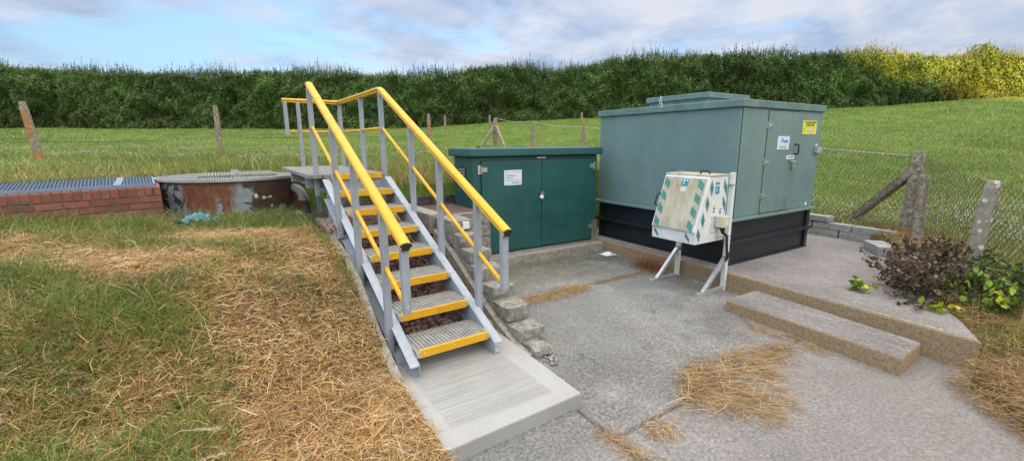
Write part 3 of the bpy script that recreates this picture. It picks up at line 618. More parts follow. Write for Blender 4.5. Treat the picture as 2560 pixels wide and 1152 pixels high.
def fillet_path(pts, r, n=6):
    out = [Vector(pts[0])]
    for i in range(1, len(pts)-1):
        p, a, b = Vector(pts[i]), Vector(pts[i-1]), Vector(pts[i+1]); p0 = p+(a-p).normalized()*r; p1 = p+(b-p).normalized()*r
        for k in range(n+1):
            q = k/n; out.append(p0*(1-q)**2+p*2*q*(1-q)+p1*q*q)
    return out+[Vector(pts[-1])]
hr = MB(); hr.sweep(prof, fillet_path([(XR, -.142, rz(-.142)), (XR, YT, RZ), (XR, 4.44, RZ)], .05)[:] , smooth=False).build('handrail', M['yellow'], st)
h2 = MB(); h2.sweep(prof, [(XR-.0, 4.44, RZ-.001), (XL-.02, 4.44, RZ-.001)]).build('handrail', M['yellow'], st)
mbx = MB(); mbx.sweep(prof, [(XR, 4.44, RZ), (XR, 4.475, RZ)]).build('rail_corner', M['yellow'], st)
h3 = MB(); h3.sweep(prof, [(XL, -.142, rz(-.142)), (XL, YT+.0, RZ)]).build('handrail', M['yellow'], st)
h4 = MB(); h4.sweep(prof, fillet_path([(XL, YT-.001, RZ-.0005), (XL, YT+.02, RZ-.012), (XL, YT+.03, RZ-.03)], .008)).build('rail_tip', M['yellow'], st)
cp = [(a*1.03, b-.001) for a, b in prof]
for x in (XL, XR):
    d = Vector((0, -1, -.4688)).normalized(); p = Vector((x, -.142, rz(-.142)))
    MB().sweep([(-a, b) for a, b in cp], [p, p+d*.012]).build('end_cap', M['black'], st)
posts = [(XR, 2.50, 1.12), (XR, 1.62, .83), (XR, .98, .52), (XR, .30, .19), (XR, -.085, .60), (XL, 2.52, 1.09), (XL, 1.60, .78), (XL, .98, .485), (XL, .30, .134), (XL, -.09, .585),
         (XR, 3.30, 1.29), (XR, 4.42, 1.0), (.08, 4.42, 1.2), (XL+.012, 4.42, 1.78)]
for x, y, zb in posts:
    sl_ = 0 if y > YT+.01 else .4688*.025
    top = rz(y)-.056
    mb = MB(); w = .0245
    vs = [(x-w, y-w, zb), (x+w, y-w, zb), (x-w, y+w, zb), (x+w, y+w, zb), (x-w, y-w, top-sl_), (x+w, y-w, top-sl_), (x-w, y+w, top+sl_), (x+w, y+w, top+sl_)]
    mb.add(vs, [(0,2,3,1),(4,5,7,6),(0,1,5,4),(2,6,7,3),(0,4,6,2),(1,3,7,5)])
    po = mb.build('post', M['grp'], st, bevel=.004)
    if zb < 1.6: rivet_mb((x, y-w, zb+.05), (0, -1, 0), .007).build('bolt', M['rivet'], po)
    rivet_mb((x, y-w, top-.035), (0, -1, 0), .006).build('bolt', M['rivet'], po)
    rivet_mb((x, y-w, rz(y)-.46), (0, -1, 0), .005).build('bolt', M['rivet'], po)
def midrail(p, q):
    p, q = Vector(p), Vector(q); d = (q-p).normalized(); r = .0165
    MB().tube([p-d*.006, p, p+d*.004, q-d*.004, q, q+d*.006], [.006, .013, r, r, .013, .006], 10).build('mid_rail', M['yellow'], st)
for x, ys_ in ((XR, (-.085, .30, .98, 1.62, 2.50)), (XL, (-.09, .30, .98, 1.60, 2.52))):
    for a, b in zip(ys_[:-1], ys_[1:]): midrail((x, a+.03, rz(a+.03)-.46), (x, b-.026, rz(b-.026)-.46))
midrail((XR, 2.53, RZ-.46), (XR, 3.27, RZ-.46)); midrail((XR, 3.33, RZ-.46), (XR, 4.39, RZ-.46))
midrail((XR-.03, 4.42, RZ-.46), (.11, 4.42, RZ-.46)); midrail((.05, 4.42, RZ-.46), (XL+.04, 4.42, RZ-.46))
# platform
ZP = Z0+7*RISE
mb = MB(); grating(mb, .0, W+.035, 7*RUN+.004, 4.48, ZP, .038, .035, .038, .014); grating(mb, -.205, -.001, 2.36, 4.48, ZP, .038, .035, .038, .014)
grating(mb, -.055, -.001, 2.29, 2.355, ZP, .038, .03, .03, .012)
pf = mb.build('platform', M['grate'], st); nosing(7, .004, W-.004, pf)
mb = MB()
for x in (-.02, W-.02): mb.box(x, x+.045, 2.30, 4.44, 1.12, 1.292)
for y in (2.275, 3.3, 4.38): mb.box(.026, W-.021, y+.03, y+.07, 1.14, 1.291)
mb.box(-.19, -.021, 2.62, 2.66, 1.17, 1.291); mb.box(-.19, -.021, 3.7, 3.74, 1.17, 1.291)
mb.build('platform_frame', M['grp'], st, bevel=.003)
for x, y in ((-.035, 2.31), (W-.03, 2.31), (W-.03, 3.4), (.20, 4.3), (W-.03, 4.3)):
    mb = MB(); mb.box(x, x+.06, y, y+.06, .55, 1.119); mb.build('leg', M['grp'], st, bevel=.003)

# ------------------------------------------------------------------ dark green cabinet
def plate(mb, x0, x1, y, z0, z1, th=.012): mb.box(x0, x1, y-th, y, z0, z1); return mb
def screws(parent, pts, y, r=.004, mat='steel'):
    for x, z in pts: rivet_mb((x, y, z), (0, -1, 0), r).build('screw', M[mat], parent)
cb = empty('green_cabinet', (2.533, 4.785, 0), R(-1.13), 'dark green metal kiosk with two doors, padlocked, on a low concrete plinth beside the stairs', 'cabinet')
MB().box(0, 2.04, 0, .53, .235, 1.49).build('body', M['cab'], cb, bevel=.022, seg=3)
MB().box(-.057, 2.097, -.057, .587, 1.49, 1.596).build('lid', M['cab'], cb, bevel=.018, seg=3)
mb = MB(); mb.tube([(.22, .25, 1.596), (.22, .25, 1.605), (.22, .25, 1.618), (.22, .25, 1.624)], [.03, .03, .02, .006], 12); mb.build('roof_plug', M['black'], cb)
plate(MB(), .112, 1.948, 0, .258, 1.444, .003).build('door_gap', M['black'], cb)
for x0, x1 in ((.12, 1.028), (1.036, 1.94)):
    d = plate(MB(), x0, x1, -.0035, .266, 1.436, .016).build('door', M['cab'], cb, bevel=.003)
MB().box(-.004, 2.044, -.012, .535, .2, .236).build('base_strip', M['steel'], cb, bevel=.002)
mb = MB(); mb.box(1.955, 2.047, -.018, -.0005, .2, .53); mb.build('corner_foot', M['steel'], cb, bevel=.002)
for x, z, sgn in ((.115, 1.33, 1), (.115, .41, 1), (1.945, 1.33, -1), (1.945, .45, -1)):
    h = MB(); h.box(x-.055*sgn if sgn > 0 else x-.02, x+.02 if sgn > 0 else x+.055, -.022, -.001, z-.035, z+.035) if False else None
    a, b = sorted((x-.045*sgn, x-.008*sgn)); h.box(a, b, -.016, -.0005, z-.055, z+.055)
    a, b = sorted((x+.008*sgn, x+.075*sgn)); h.box(a, b, -.034, -.0200, z-.028, z+.028)
    h.tube([(x, -.026, z-.05), (x, -.026, z+.05)], .010, 10); h.build('hinge', M['steel'], cb, bevel=.002)
MB().box(.96, 1.10, -.012, -.0005, 1.452, 1.476).build('top_catch', M['steel'], cb, bevel=.002)
hs = MB(); hs.box(.98, 1.08, -.026, -.0197, .965, .995); hs.build('hasp', M['black'], cb, bevel=.002)
def padlock(parent, p, w, mat='steel', tilt=.35, label=None):
    M_ = Matrix.Translation(p) @ Matrix.Rotation(tilt, 4, 'Y')
    mb = MB(); mb.box(-w/2, w/2, -w*.22, w*.22, -w*1.3, -w*.3, M_); lk = mb.build('padlock', M[mat], parent, bevel=w*.08)
    pts = [M_ @ Vector((-w*.32, 0, -w*.3)), M_ @ Vector((-w*.32, 0, w*.15))] + [M_ @ Vector((w*.32*-math.cos(a), 0, w*.15+w*.32*math.sin(a))) for a in (.5, 1.0, 1.57, 2.1, 2.6)] + [M_ @ Vector((w*.32, 0, w*.15)), M_ @ Vector((w*.32, 0, -w*.3))]
    MB().tube(pts, w*.08, 8).build('shackle', M['steel'], lk); return lk
padlock(cb, (1.03, -.045, .985), .052, 'white', .4)
sg = plate(MB(), .44, .705, -.0198, 1.122, 1.315, .005).build('sign', M['white'], cb, bevel=.001)
ys = -.0254
text_mesh('lettering', 'Thickwood', .034, (.457, ys, 1.238), FRONT, M['ink_light'], sg, bold=.0008)
text_mesh('lettering', 'Colerne', .034, (.457, ys, 1.206), FRONT, M['ink_light'], sg, bold=.0008)
text_mesh('lettering', 'Sewage Pumping Station', .0205, (.457, ys, 1.177), FRONT, M['ink_light'], sg)
text_mesh('lettering', 'Wessex Water', .018, (.555, ys, 1.147), FRONT, M['ink_navy'], sg, bold=.0006)
text_mesh('lettering', 'YTL', .014, (.668, ys, 1.150), FRONT, M['ink_navy'], sg, bold=.0008)
mb = MB(); plate(mb, .457, .515, -.0250, 1.289, 1.293, .0006); plate(mb, .56, .69, -.0250, 1.291, 1.295, .0006); plate(mb, .457, .52, -.0250, 1.136, 1.139, .0006); mb.build('print', M['ink_navy'], sg)
screws(sg, ((.45, 1.305), (.695, 1.305), (.45, 1.132), (.695, 1.132)), -.0248, .003)
v = MB(); v.box(-.006, -.0005, .18, .36, 1.20, 1.36)
v = v.build('vent', M['black'], cb)
for i in range(4): MB().box(-.018, -.0065, .19, .35, 1.215+i*.035, 1.235+i*.035).build('louvre', M['steel'], v, bevel=.002)

# ------------------------------------------------------------------ big grey-green tank housing
tk = empty('chemical_tank', (4.849, 2.815, 0), R(-.81), 'large boxy grey-green tank housing on a black steel base, door at its right end', 'tank')
mb = MB(); mb.box(.023, 1.857, .023, 2.187, .221, .752)
mb.build('base', M['navy'], tk, bevel=.004)
mb = MB()
for (x0, x1, y0, y1) in ((-.008, 1.888, -.008, .0225), (-.008, .0225, .0227, 2.187), (1.8575, 1.888, .0227, 2.187)): mb.box(x0, x1, y0, y1, .2205, .236)
mb.build('base_flange', M['navy'], tk, bevel=.002)
for z0, z1 in ((.237, .477), (.517, .751)):
    for x in (0, 1.80): MB().box(x-.002, x+.072, -.004, .0222, z0, z1).build('stiffener', M['navy'], tk, bevel=.003)
    for y in (.0245, 2.10): MB().box(-.002, .0222, y, y+.07, z0, z1).build('stiffener', M['navy'], tk, bevel=.003)
mb = MB(); mb.box(-.03, 1.92, -.03, .0225, .478, .516); mb.box(-.03, .0225, .0227, 2.24, .478, .516); mb.build('rib', M['navy'], tk, bevel=.003)
MB().box(-.045, 1.925, -.045, 2.25, .753, .786).build('ledge', M['tank'], tk, bevel=.004)
MB().box(0, 1.88, 0, 2.21, .787, 2.035).build('body', M['tank'], tk, bevel=.006)
MB().box(-.031, 1.911, -.031, 2.241, 2.036, 2.12).build('lid', M['lid'], tk, bevel=.008)
ht = MB(); ht.box(.25, 1.10, .60, 1.51, 2.1205, 2.20); ht.build('hatch_frame', M['lid'], tk, bevel=.004)
ht = MB(); ht.box(.22, 1.13, .57, 1.54, 2.195, 2.262); ht.build('hatch', M['lid'], tk, bevel=.006)
lk = padlock(tk, (-.05, 1.06, 2.215), .042, 'lockblue', .25)
MB().tube([(-.045, 1.04, 2.12), (-.05, 1.05, 2.16), (-.05, 1.075, 2.16), (-.045, 1.085, 2.12)], .007, 8).build('hasp_ring', M['steel'], tk)
MB().box(-.038, -.0312, 1.02, 1.10, 2.09, 2.118).build('hasp_plate', M['steel'], tk)
g = MB(); plate(g, .030, .036, 0, .79, 2.03, .0035); plate(g, .556, 1.262, 0, .812, 2.02, .0035); g.build('seam', M['black'], tk)
pn = plate(MB(), .0365, .551, 0, .792, 2.03, .007); pn.build('end_panel', M['tank'], tk, bevel=.002)
pn = plate(MB(), 1.267, 1.876, 0, .792, 2.03, .007); pn.build('end_panel', M['tank'], tk, bevel=.002)
dr = plate(MB(), .561, 1.257, -.004, .818, 2.014, .010).build('door', M['tank'], tk, bevel=.002)
plate(MB(), .561, 1.257, -.004, .806, .817, .016).build('threshold', M['steel'], tk)
for z in (1.845, 1.42, 1.01):
    h = MB(); h.box(.528, .556, -.016, -.0075, z-.035, z+.035); h.box(.566, .635, -.026, -.0145, z-.018, z+.018); h.tube([(.56, -.02, z-.03), (.56, -.02, z+.03)], .009, 10)
    h.build('hinge', M['steel'], tk, bevel=.002)
MB().tube([(1.225, -.014, 1.50), (1.225, -.058, 1.505), (1.225, -.062, 1.52), (1.225, -.062, 1.605), (1.225, -.058, 1.62), (1.225, -.014, 1.625)], .010, 8).build('handle', M['black'], dr)
s1 = plate(MB(), .795, 1.07, -.0145, 1.562, 1.722, .004).build('sign', M['white'], dr, bevel=.001)
mb = MB()
mb.tube([(.90, -.0188, 1.676), (.90, -.0200, 1.676)], .031, 24)
for i in range(len(mb.v)):
    x, y, z = mb.v[i]; mb.v[i] = (.90+(x-.90)*.8, y, z)
mb.build('logo_globe', M['ink_light'], s1)
text_mesh('lettering', 'wes', .072, (.925, -.0192, 1.643), FRONT, M['ink_blue'], s1, bold=.002)
mb = MB()
for x0, x1, z in ((.925, .975, 1.630), (.84, .855, 1.598), (.865, .925, 1.597), (.932, 1.02, 1.596), (.845, 1.01, 1.578), (.95, 1.06, 1.709)): plate(mb, x0, x1, -.0187, z, z+(.008 if z < 1.6 else .003), .0006)
mb.build('print', M['ink_blue'], s1)
s2 = plate(MB(), 1.375, 1.735, -.0075, 1.748, 1.92, .005).build('warning_sign', M['sign_yellow'], tk, bevel=.001)
text_mesh('lettering', 'CALCIUM SODIUM', .036, (1.565, -.0132, 1.885), FRONT, M['ink_olive'], s2, 'CENTER', bold=.001, sx=1.0)
text_mesh('lettering', 'NITRATE MIX', .036, (1.56, -.0132, 1.853), FRONT, M['ink_olive'], s2, 'CENTER', bold=.001)
mb = MB(); plate(mb, 1.40, 1.72, -.0127, 1.8385, 1.8405, .0006)
for i in range(3): plate(mb, 1.40, 1.432, -.0127, 1.812-.02*i, 1.819-.02*i, .0006)
mb.build('print', M['ink_olive'], s2)
for x in (1.53, 1.64):
    q = .036; c = 1.797
    MB().prism([(x-q, c), (x, c-q), (x+q, c), (x, c+q)], -.0134, -.0126, 'y').build('hazard_diamond', M['red'], s2)
    q = .030; dd = MB().prism([(x-q, c), (x, c-q), (x+q, c), (x, c+q)], -.0142, -.0136, 'y').build('hazard_diamond', M['white'], s2)
text_mesh('lettering', '!', .04, (1.635, -.0148, 1.783), FRONT, M['ink_black'], s2, bold=.001)
MB().tube([(1.53, -.0145, 1.795), (1.53, -.015, 1.795)], .009, 12).build('print', M['ink_black'], s2)
plate(MB(), 1.56, 1.61, -.0127, 1.757, 1.765, .0006).build('print', M['ink_olive'], s2)
s3 = plate(MB(), 1.04, 1.235, -.0145, 1.441, 1.49, .004).build('label_plate', M['white'], dr, bevel=.001)
text_mesh('lettering', 'FILL POINT', .026, (1.1375, -.0190, 1.457), FRONT, M['ink_navy'], s3, 'CENTER')
hs = MB(); hs.box(1.11, 1.255, -.040, -.030, 1.405, 1.422); hs.box(1.17, 1.21, -.03, -.0145, 1.39, 1.43); hs.build('hasp', M['steel'], dr, bevel=.002)
padlock(dr, (1.19, -.045, 1.385), .05, 'steel', .0)
bx = MB(); bx.box(1.74, 1.815, -.055, -.0075, 1.51, 1.59); bx.box(1.822, 1.885, -.05, -.0075, 1.515, 1.58); bx.build('key_box', M['galv'], tk, bevel=.004)
MB().box(1.77, 1.82, -.012, -.0075, 1.605, 1.625).build('label_plate', M['white'], tk)
MB().tube([(1.70, -.0075, .835), (1.70, -.0110, .835)], .022, 16).build('sticker', M['white'], tk)
for x, z in ((.17, 1.96), (.78, 1.985), (1.08, 1.985)): rivet_mb((x, -.0145 if x > .5 else -.0075, z), (0, -1, 0), .007).build('bolt', M['black'], tk)

# ------------------------------------------------------------------ emergency wash box on stand
ew = empty('emergency_wash_unit', (4.54, 2.70, 0), 0, 'white cabinet with teal hazard stripes and a stained sloping front, on a steel stand', 'wash station')
PR = [(-.52, .60), (-.52, .715), (-.318, 1.300), (0, 1.300), (0, .60)]
BW = .555
mb = MB(); n = 5
mb.prism([(x, z) for x, z in PR], 0, BW, 'y').build('box', M['dwhite'], ew, bevel=.008)
A, B = Vector((-.52, 0, .725)), Vector((-.318, 0, 1.297)); sl_d = (B-A); L = sl_d.length; sd = sl_d.normalized(); nm = Vector((-sd.z, 0, sd.x))
def slope_pt(u, v, off): p = A+sd*(v*L)+nm*off; return Vector((p.x, BW*(1-u), p.z))   # u: 0 far/left .. 1 near/right
def slope_slab(u0, u1, v0, v1, o0, o1):
    vs = [slope_pt(u, v, o) for o in (o0, o1) for v in (v0, v1) for u in (u0, u1)]
    return MB().add(vs, [(0,2,3,1),(4,5,7,6),(0,1,5,4),(2,6,7,3),(0,4,6,2),(1,3,7,5)])
slope_slab(.004, .996, .0, 1.0, .0005, .018).build('door_frame', M['dwhite'], ew, bevel=.005)
dp = slope_slab(.03, .955, .012, .955, .0185, .026).build('door', M['boxdoor'], ew, bevel=.004)
MB().box(-.335, .004, -.006, BW+.006, 1.301, 1.318).build('roof_panel', M['boxdoor'], ew, bevel=.005)
def para(mb, f, u0, w, v0, h, sk): mb.add([f(u0, v0), f(u0+w, v0-sk), f(u0+w, v0-sk-h), f(u0, v0-h)], [(0, 1, 2, 3)]); return mb
for u0 in (.045, .80):
    for i in range(4):
        mb = MB(); para(mb, lambda u, v: slope_pt(u, v, .0275), u0, .13, .95-i*.245-(.0 if u0 < .5 else .0), .135, .09); mb.build('stripe', M['teal'], dp)
for yy0, yy1, z0_ in ((.50, .43, .70), (.13, .06, .72), (.30, .27, .64)):
    pass
mb = MB()
for u0 in (.06, .78, ):
    y0, y1 = BW*(1-u0), BW*(1-u0-.10); mb.add([(-.5215, y0, .712), (-.5215, y0-.01, .712), (-.5215, y1, .655), (-.5215, y1, .615), (-.5215, y0, .672)], [(0, 1, 2, 3, 4)])
mb.build('stripe', M['teal'], ew)
def side(x, z): return Vector((x, -.0015, z))
def onslope(z, off): return -.52+off+(z-.715)/(1.30-.715)*.202
for i, zc in enumerate((1.185, 1.02, .855)):
    mb = MB(); w = .055; x0 = onslope(zc, .035)
    mb.add([side(x0+.02, zc+.085), side(x0+w+.005, zc-.005), side(x0+w-.025, zc-.09), side(x0-.01, zc)], [(0, 1, 2, 3)]); mb.build('stripe', M['teal'], ew)
mb = MB(); mb.add([side(-.485, .78), side(-.435, .70), side(-.455, .62), side(-.505, .70)], [(0, 1, 2, 3)]); mb.build('stripe', M['teal'], ew)
for zc in (1.18, 1.0):
    mb = MB(); mb.add([side(-.085, zc+.095), side(-.02, zc), side(-.02, zc-.10), side(-.085, zc)], [(0, 1, 2, 3)]); mb.build('stripe', M['teal'], ew)
s_ = slope_slab(.44, .585, .80, .93, .0265, .0275).build('sticker', M['sticker_teal'], dp)
mb = MB()
for u, v, ru, rv in ((.485, .90, .028, .018), (.55, .905, .018, .012), (.555, .905, .012, .022), (.485, .85, .025, .006), (.485, .835, .006, .018)):
    mb.add([slope_pt(u+ru*math.cos(a*math.pi/6), v+rv*math.sin(a*math.pi/6), .0280) for a in range(12)], [tuple(range(12))])
mb.build('print', M['white'], s_)
slope_slab(.44, .565, .70, .785, .0265, .0272).build('sticker', M['cream'], dp)
st2 = MB().box(-.235, -.165, -.003, -.0012, 1.12, 1.24).build('sticker', M['sticker_teal'], ew)
mb = MB()
for x, z, r1 in ((-.215, 1.205, .013), (-.182, 1.208, .012), (-.21, 1.165, .010), (-.21, 1.15, .008)):
    mb.tube([(x, -.0031, z), (x, -.0036, z)], r1, 10)
mb.build('print', M['white'], st2)
for x0, x1, z0, z1, mt in ((-.245, -.205, .985, 1.01, 'sign_yellow'), (-.245, -.21, .955, .972, 'red'), (-.25, -.21, .918, .943, 'ink_light'), (-.155, -.09, .83, .885, 'ink_blue'), (-.13, -.105, .90, .93, 'ink_navy'), (-.15, -.08, .945, .950, 'ink_black'),
                           (-.27, -.20, .87, .873, 'ink_navy'), (-.27, -.20, .855, .858, 'ink_navy'), (-.27, -.21, .82, .823, 'ink_navy'), (-.27, -.21, .79, .793, 'ink_navy'), (-.27, -.20, .70, .703, 'ink_navy'), (-.27, -.266, .70, .77, 'ink_navy')):
    MB().box(x0, x1, -.0026, -.0012, z0, z1).build('sticker', M[mt], ew)
MB().tube([(-.20, .10, 1.318), (-.20, .105, 1.345), (-.20, .12, 1.352), (-.20, .19, 1.352), (-.20, .205, 1.345), (-.20, .21, 1.318)], .009, 8).build('handle', M['black'], ew)
MB().box(-.27, -.23, .40, .45, 1.318, 1.336).build('latch', M['steel'], ew, bevel=.003)
p0, p1 = slope_pt(-.02, .40, .02), slope_pt(-.02, .62, .02)
MB().tube([slope_pt(.012, .40, .018), p0+nm*.02, p0+nm*.03+sd*.01, p1+nm*.03-sd*.01, p1+nm*.02, slope_pt(.012, .62, .018)], .009, 8).build('handle', M['black'], ew)
for y0 in (-.050, BW+.003):
    mb = MB(); mb.box(.0005, .048, y0, y0+.046, .0, 1.335 if y0 < 0 else 1.24); mb.build('upright', M['dwhite'], ew, bevel=.003)
    MB().box(-.46, -.0005, y0+.002, y0+.044, yard_h(2.7)-.01, yard_h(2.7)+.042).build('foot', M['galv'], ew, bevel=.003)
    MB().bar((-.35, y0+.023, .06), (-.003, y0+.023, .385), .040, .040).build('brace', M['galv'], ew, bevel=.003)
    mb = MB(); mb.box(.0005-.003, .051, y0-.003, y0+.049, .36, .42); mb.build('clamp', M['steel'], ew, bevel=.002)
mb = MB(); mb.box(-.02, .052, -.056, -.004, 1.20, 1.215); mb.build('clamp', M['steel'], ew, bevel=.002)
JX = -.085
jb = MB().box(-.115+JX, -.005+JX, -.100, -.007, .765, .885).build('junction_box', M['cream'], ew, bevel=.005)
for z in (.84, .795): MB().box(-.1165+JX, -.1152+JX, -.08, -.045, z, z+.03).build('knockout', M['cream'], jb, bevel=.001)
for z in (.80, .815, .83): MB().box(-.07+JX, -.03+JX, -.1015, -.1002, z, z+.008).build('label', M['white'], jb)
mb = MB(); mb.tube([(-.055+JX, -.055, .764), (-.04+JX, -.06, .70), (-.06, -.07, .66)], [.035, .018, .012], 8); mb.tube([(-.06, -.07, .66), (-.06, -.08, .55), (-.05, -.09, .42), (-.03, -.06, .385), (.02, -.052, .40), (.03, -.052, .46)], .014, 8)
mb.build('cable', M['black'], ew)
mb = MB(); mb.tube([(-.16, -.02, .645), (-.08, -.05, .655), (.02, -.06, .65)], .007, 8); mb.tube([(-.16, -.02, .645), (-.165, -.03, .645)], .014, 8); mb.build('pipe_stub', M['steel'], ew)

# ------------------------------------------------------------------ round steel chamber
rc = empty('round_chamber', (.13, 7.91, 0), 0, 'round rusting steel chamber with flaking pale paint and a grating cover', 'chamber')
def cyl(mb, r, z0, z1, n=72, inner=None):
    vs = [(r*math.cos(2*math.pi*i/n), r*math.sin(2*math.pi*i/n), z) for z in (z0, z1) for i in range(n)]
    mb.add(vs, [(i, (i+1) % n, n+(i+1) % n, n+i) for i in range(n)], True); mb.add(vs[n:], [tuple(range(n))]); return mb
cyl(MB(), .93, .45, 1.163).build('wall', M['rust'], rc)
cyl(MB(), .965, 1.164, 1.172).build('cover_plate', M['grate'], rc)
mb = MB(); n = 64
for i in range(n+1):
    x = -.95+1.90*i/n; h = math.sqrt(max(0, .955**2-x*x))
    if h > .05: mb.box(x-.006, x+.006, -h, h, 1.1725, 1.2)
for y in np.arange(-.9, .95, .15):
    h = math.sqrt(max(0, .955**2-y*y)); mb.box(-h, h, y-.004, y+.004, 1.1726, 1.197)
mb.build('cover_grating', M['grate'], rc)
mb = MB(); k = 72
ring = [[(r*math.cos(2*math.pi*i/k), r*math.sin(2*math.pi*i/k), z) for i in range(k)] for r, z in ((.966, 1.164), (.966, 1.2015), (.948, 1.2015))]
mb.add(ring[0]+ring[1]+ring[2], [(j*k+i, j*k+(i+1) % k, (j+1)*k+(i+1) % k, (j+1)*k+i) for j in range(2) for i in range(k)]); mb.build('cover_rim', M['galv'], rc)
mb = MB(); grating(mb, -.45, .52, -.43, .49, 1.222, .02, .04, .12, .012); mb.box(-.45, .52, -.43, .49, 1.2017, 1.203); mb.build('cover_hatch', M['grate'], rc)
mb = MB(); mb.prism([(-.03, 1.20), (.07, 1.20), (.055, 1.28), (.0, 1.31), (-.06, 1.315), (-.05, 1.27)], -.60, -.585, 'y'); mb.box(-.02, .06, -.60, -.50, 1.2225, 1.235); mb.build('hatch_bracket', M['galv'], rc, bevel=.002)
for x, z in ((.255, .945), (.345, .93), (.405, .93)): pass
for x, z, rx, rzz in ((.20, .955, .022, .034), (.295, .925, .020, .026), (.34, .922, .030, .006), (.375, .93, .022, .018), (.385, .80, .012, .026)):
    mb = MB(); mb.add([(x+rx*math.cos(a*math.pi/7)*(1+.15*math.sin(3*a)), -math.sqrt(.936**2-(x+rx*math.cos(a*math.pi/7))**2), z+rzz*math.sin(a*math.pi/7)) for a in range(14)], [tuple(range(14))]); mb.build('sealant_patch', M['cream'], rc)
mb = MB(); c = Vector((.71, -.60, 1.035)); nrm = Vector((.76, -.65, 0)).normalized(); tn = Vector((-nrm.y, nrm.x, 0))
mb.add([c+nrm*.006+tn*.095*math.cos(a*math.pi/10)+Vector((0, 0, .085*math.sin(a*math.pi/10))) for a in range(20)], [tuple(range(20))]); mb.build('pipe_hole', M['ink_black'], rc)
pp = empty('drain_pipe', (.84, 7.31, .62), 0, 'grey plastic elbow pipe with black hose coming out of the round rusty chamber', 'pipe')
path = [(-.06, .04, .40), (.01, -.02, .395), (.06, -.07, .365), (.095, -.11, .31), (.105, -.13, .25)]
MB().tube(path, [.062, .064, .066, .066, .066], 16).build('elbow', M['pipe'], pp)
MB().tube([(.1045, -.129, .262), (.107, -.132, .215)], .076, 16).build('socket', M['pipe'], pp)
MB().tube([(.115, -.14, .21), (.13, -.15, .08), (.14, -.16, -.02)], [.056, .062, .060], 14).build('hose', M['hose'], pp)
MB().tube([(.112, -.138, .212), (.116, -.14, .190)], .060, 14).build('hose_band', M['red'], pp)
def crumple(name, c, rx, ry, rz_, mat, seed, n=260, lab=None, cat=None):
    random.seed(seed); g = 22; vs = []; c = Vector(c)
    for j in range(g):
        for i in range(g):
            a, b = i/(g-1)*2-1, j/(g-1)*2-1
            e = mnoise.noise(Vector((a*1.8+seed, b*1.8, 0)))*.35
            h = max(0, 1-(a*a+b*b)*.8)*rz_ + abs(mnoise.noise(Vector((a*3.5, b*3.5, seed))))*rz_*1.1
            vs.append(c+Vector((a*rx*(1+e), b*ry*(1+e), max(0.004, h))))
    fs = [(j*g+i, j*g+i+1, (j+1)*g+i+1, (j+1)*g+i) for j in range(g-1) for i in range(g-1)]
    mb = MB(); mb.add(vs, fs, True); o = mb.build(name, mat); return tag(o, lab, cat)
crumple('blue_rag', (-.33, 6.50, float(lawn_h(np.array(-.42), np.array(6.62)))+.05), .20, .12, .075, M['rag'], 3, lab='crumpled blue netting lying in the grass against the rusty chamber', cat='rag')
crumple('white_rag', (.78, 6.90, .665), .10, .07, .035, M['white'], 9, lab='small white crumpled rag on the ground under the drain pipe', cat='rag')

# ------------------------------------------------------------------ brick chamber
bc = empty('brick_chamber', (-.685, 6.86, 0), 0, 'low red brick chamber topped by a blue-grey grating', 'brick chamber')
A2, B2, L1, L2 = Vector((0, 0)), Vector((-.185, 1.64)), Vector((-2.485, -.69)), Vector((-3.385, 1.51))
L1 = A2+(L1-A2)*1.6; L2 = B2+(L2-B2)*1.5
mb = MB(); ins = .012
mb.prism([(A2.x-ins, A2.y+ins), (B2.x-ins, B2.y-ins), (L2.x+ins, L2.y-ins), (L1.x+ins, L1.y+ins)], .3, 1.14); mb.build('mortar_core', M['mortar'], bc)
mb = MB()
def brick_face(mb, P, Q, z0, zt_):
    P, Q = Vector((P.x, P.y, 0)), Vector((Q.x, Q.y, 0)); d = (Q-P); L = d.length; d.normalize(); nrm = Vector((d.y, -d.x, 0)) if (d.x < 0) else Vector((d.y, -d.x, 0))
    def br(a, b, z0, z1, dep=.105):
        pr = random.uniform(0, .003)
        MM = Matrix((( d.x, -outn.x, 0, P.x), (d.y, -outn.y, 0, P.y), (0, 0, 1, 0), (0, 0, 0, 1)))
        mb.box(a, b, -pr, dep, z0, z1, MM, .0012)
    outn = nrm_of(P, Q)
    z = zt_-.103; a = 0.0
    while a < L-.03: br(a, min(L, a+.068), z, zt_, .215); a += .078
    z -= .012; row = 0
    while z > z0:
        a = -.11 if row % 2 else 0.0
        while a < L-.02:
            if min(L, a+.215)-max(0, a) > .03: br(max(0, a), min(L, a+.205), z-.065, z)
            a += .216
        z -= .076; row += 1
def nrm_of(P, Q):
    d = (Q-P).normalized(); n1_ = Vector((d.y, -d.x, 0)); cen = Vector((-1.5, .6, 0)); return n1_ if (P-cen).dot(n1_) > 0 else -n1_
brick_face(mb, A2, L1, .5, 1.15); brick_face(mb, A2, B2, .5, 1.15)
mb.build('brickwork', M['brick'], bc, bevel=.003, seg=1)
d1 = (L1-A2).normalized(); A3 = A2+d1*.06+Vector((0, .10)); L13 = L1+Vector((0, .10)); B3 = B2+(L2-B2).normalized()*.05; L23 = L2
def lerp2(a, b, q): return a+(b-a)*q
mb = MB()
NU, NV = 130, 36
for i in range(NU+1):
    q = i/NU; a, b = lerp2(A3, L13, q), lerp2(B3, L23, q); mb.bar((a.x, a.y, 1.170), (b.x, b.y, 1.170), .011, .03)
for j in range(NV+1):
    q = j/NV; a, b = lerp2(A3, B3, q), lerp2(L13, L23, q); mb.bar((a.x, a.y, 1.1695), (b.x, b.y, 1.1695), .011, .0285)
mb.build('grating', M['blue_grate'], bc)
mb = MB()
for a, b in ((A3, L13), (B3, L23), (A3, B3)): mb.bar((a.x, a.y, 1.1715), (b.x, b.y, 1.1715), .02, .036)
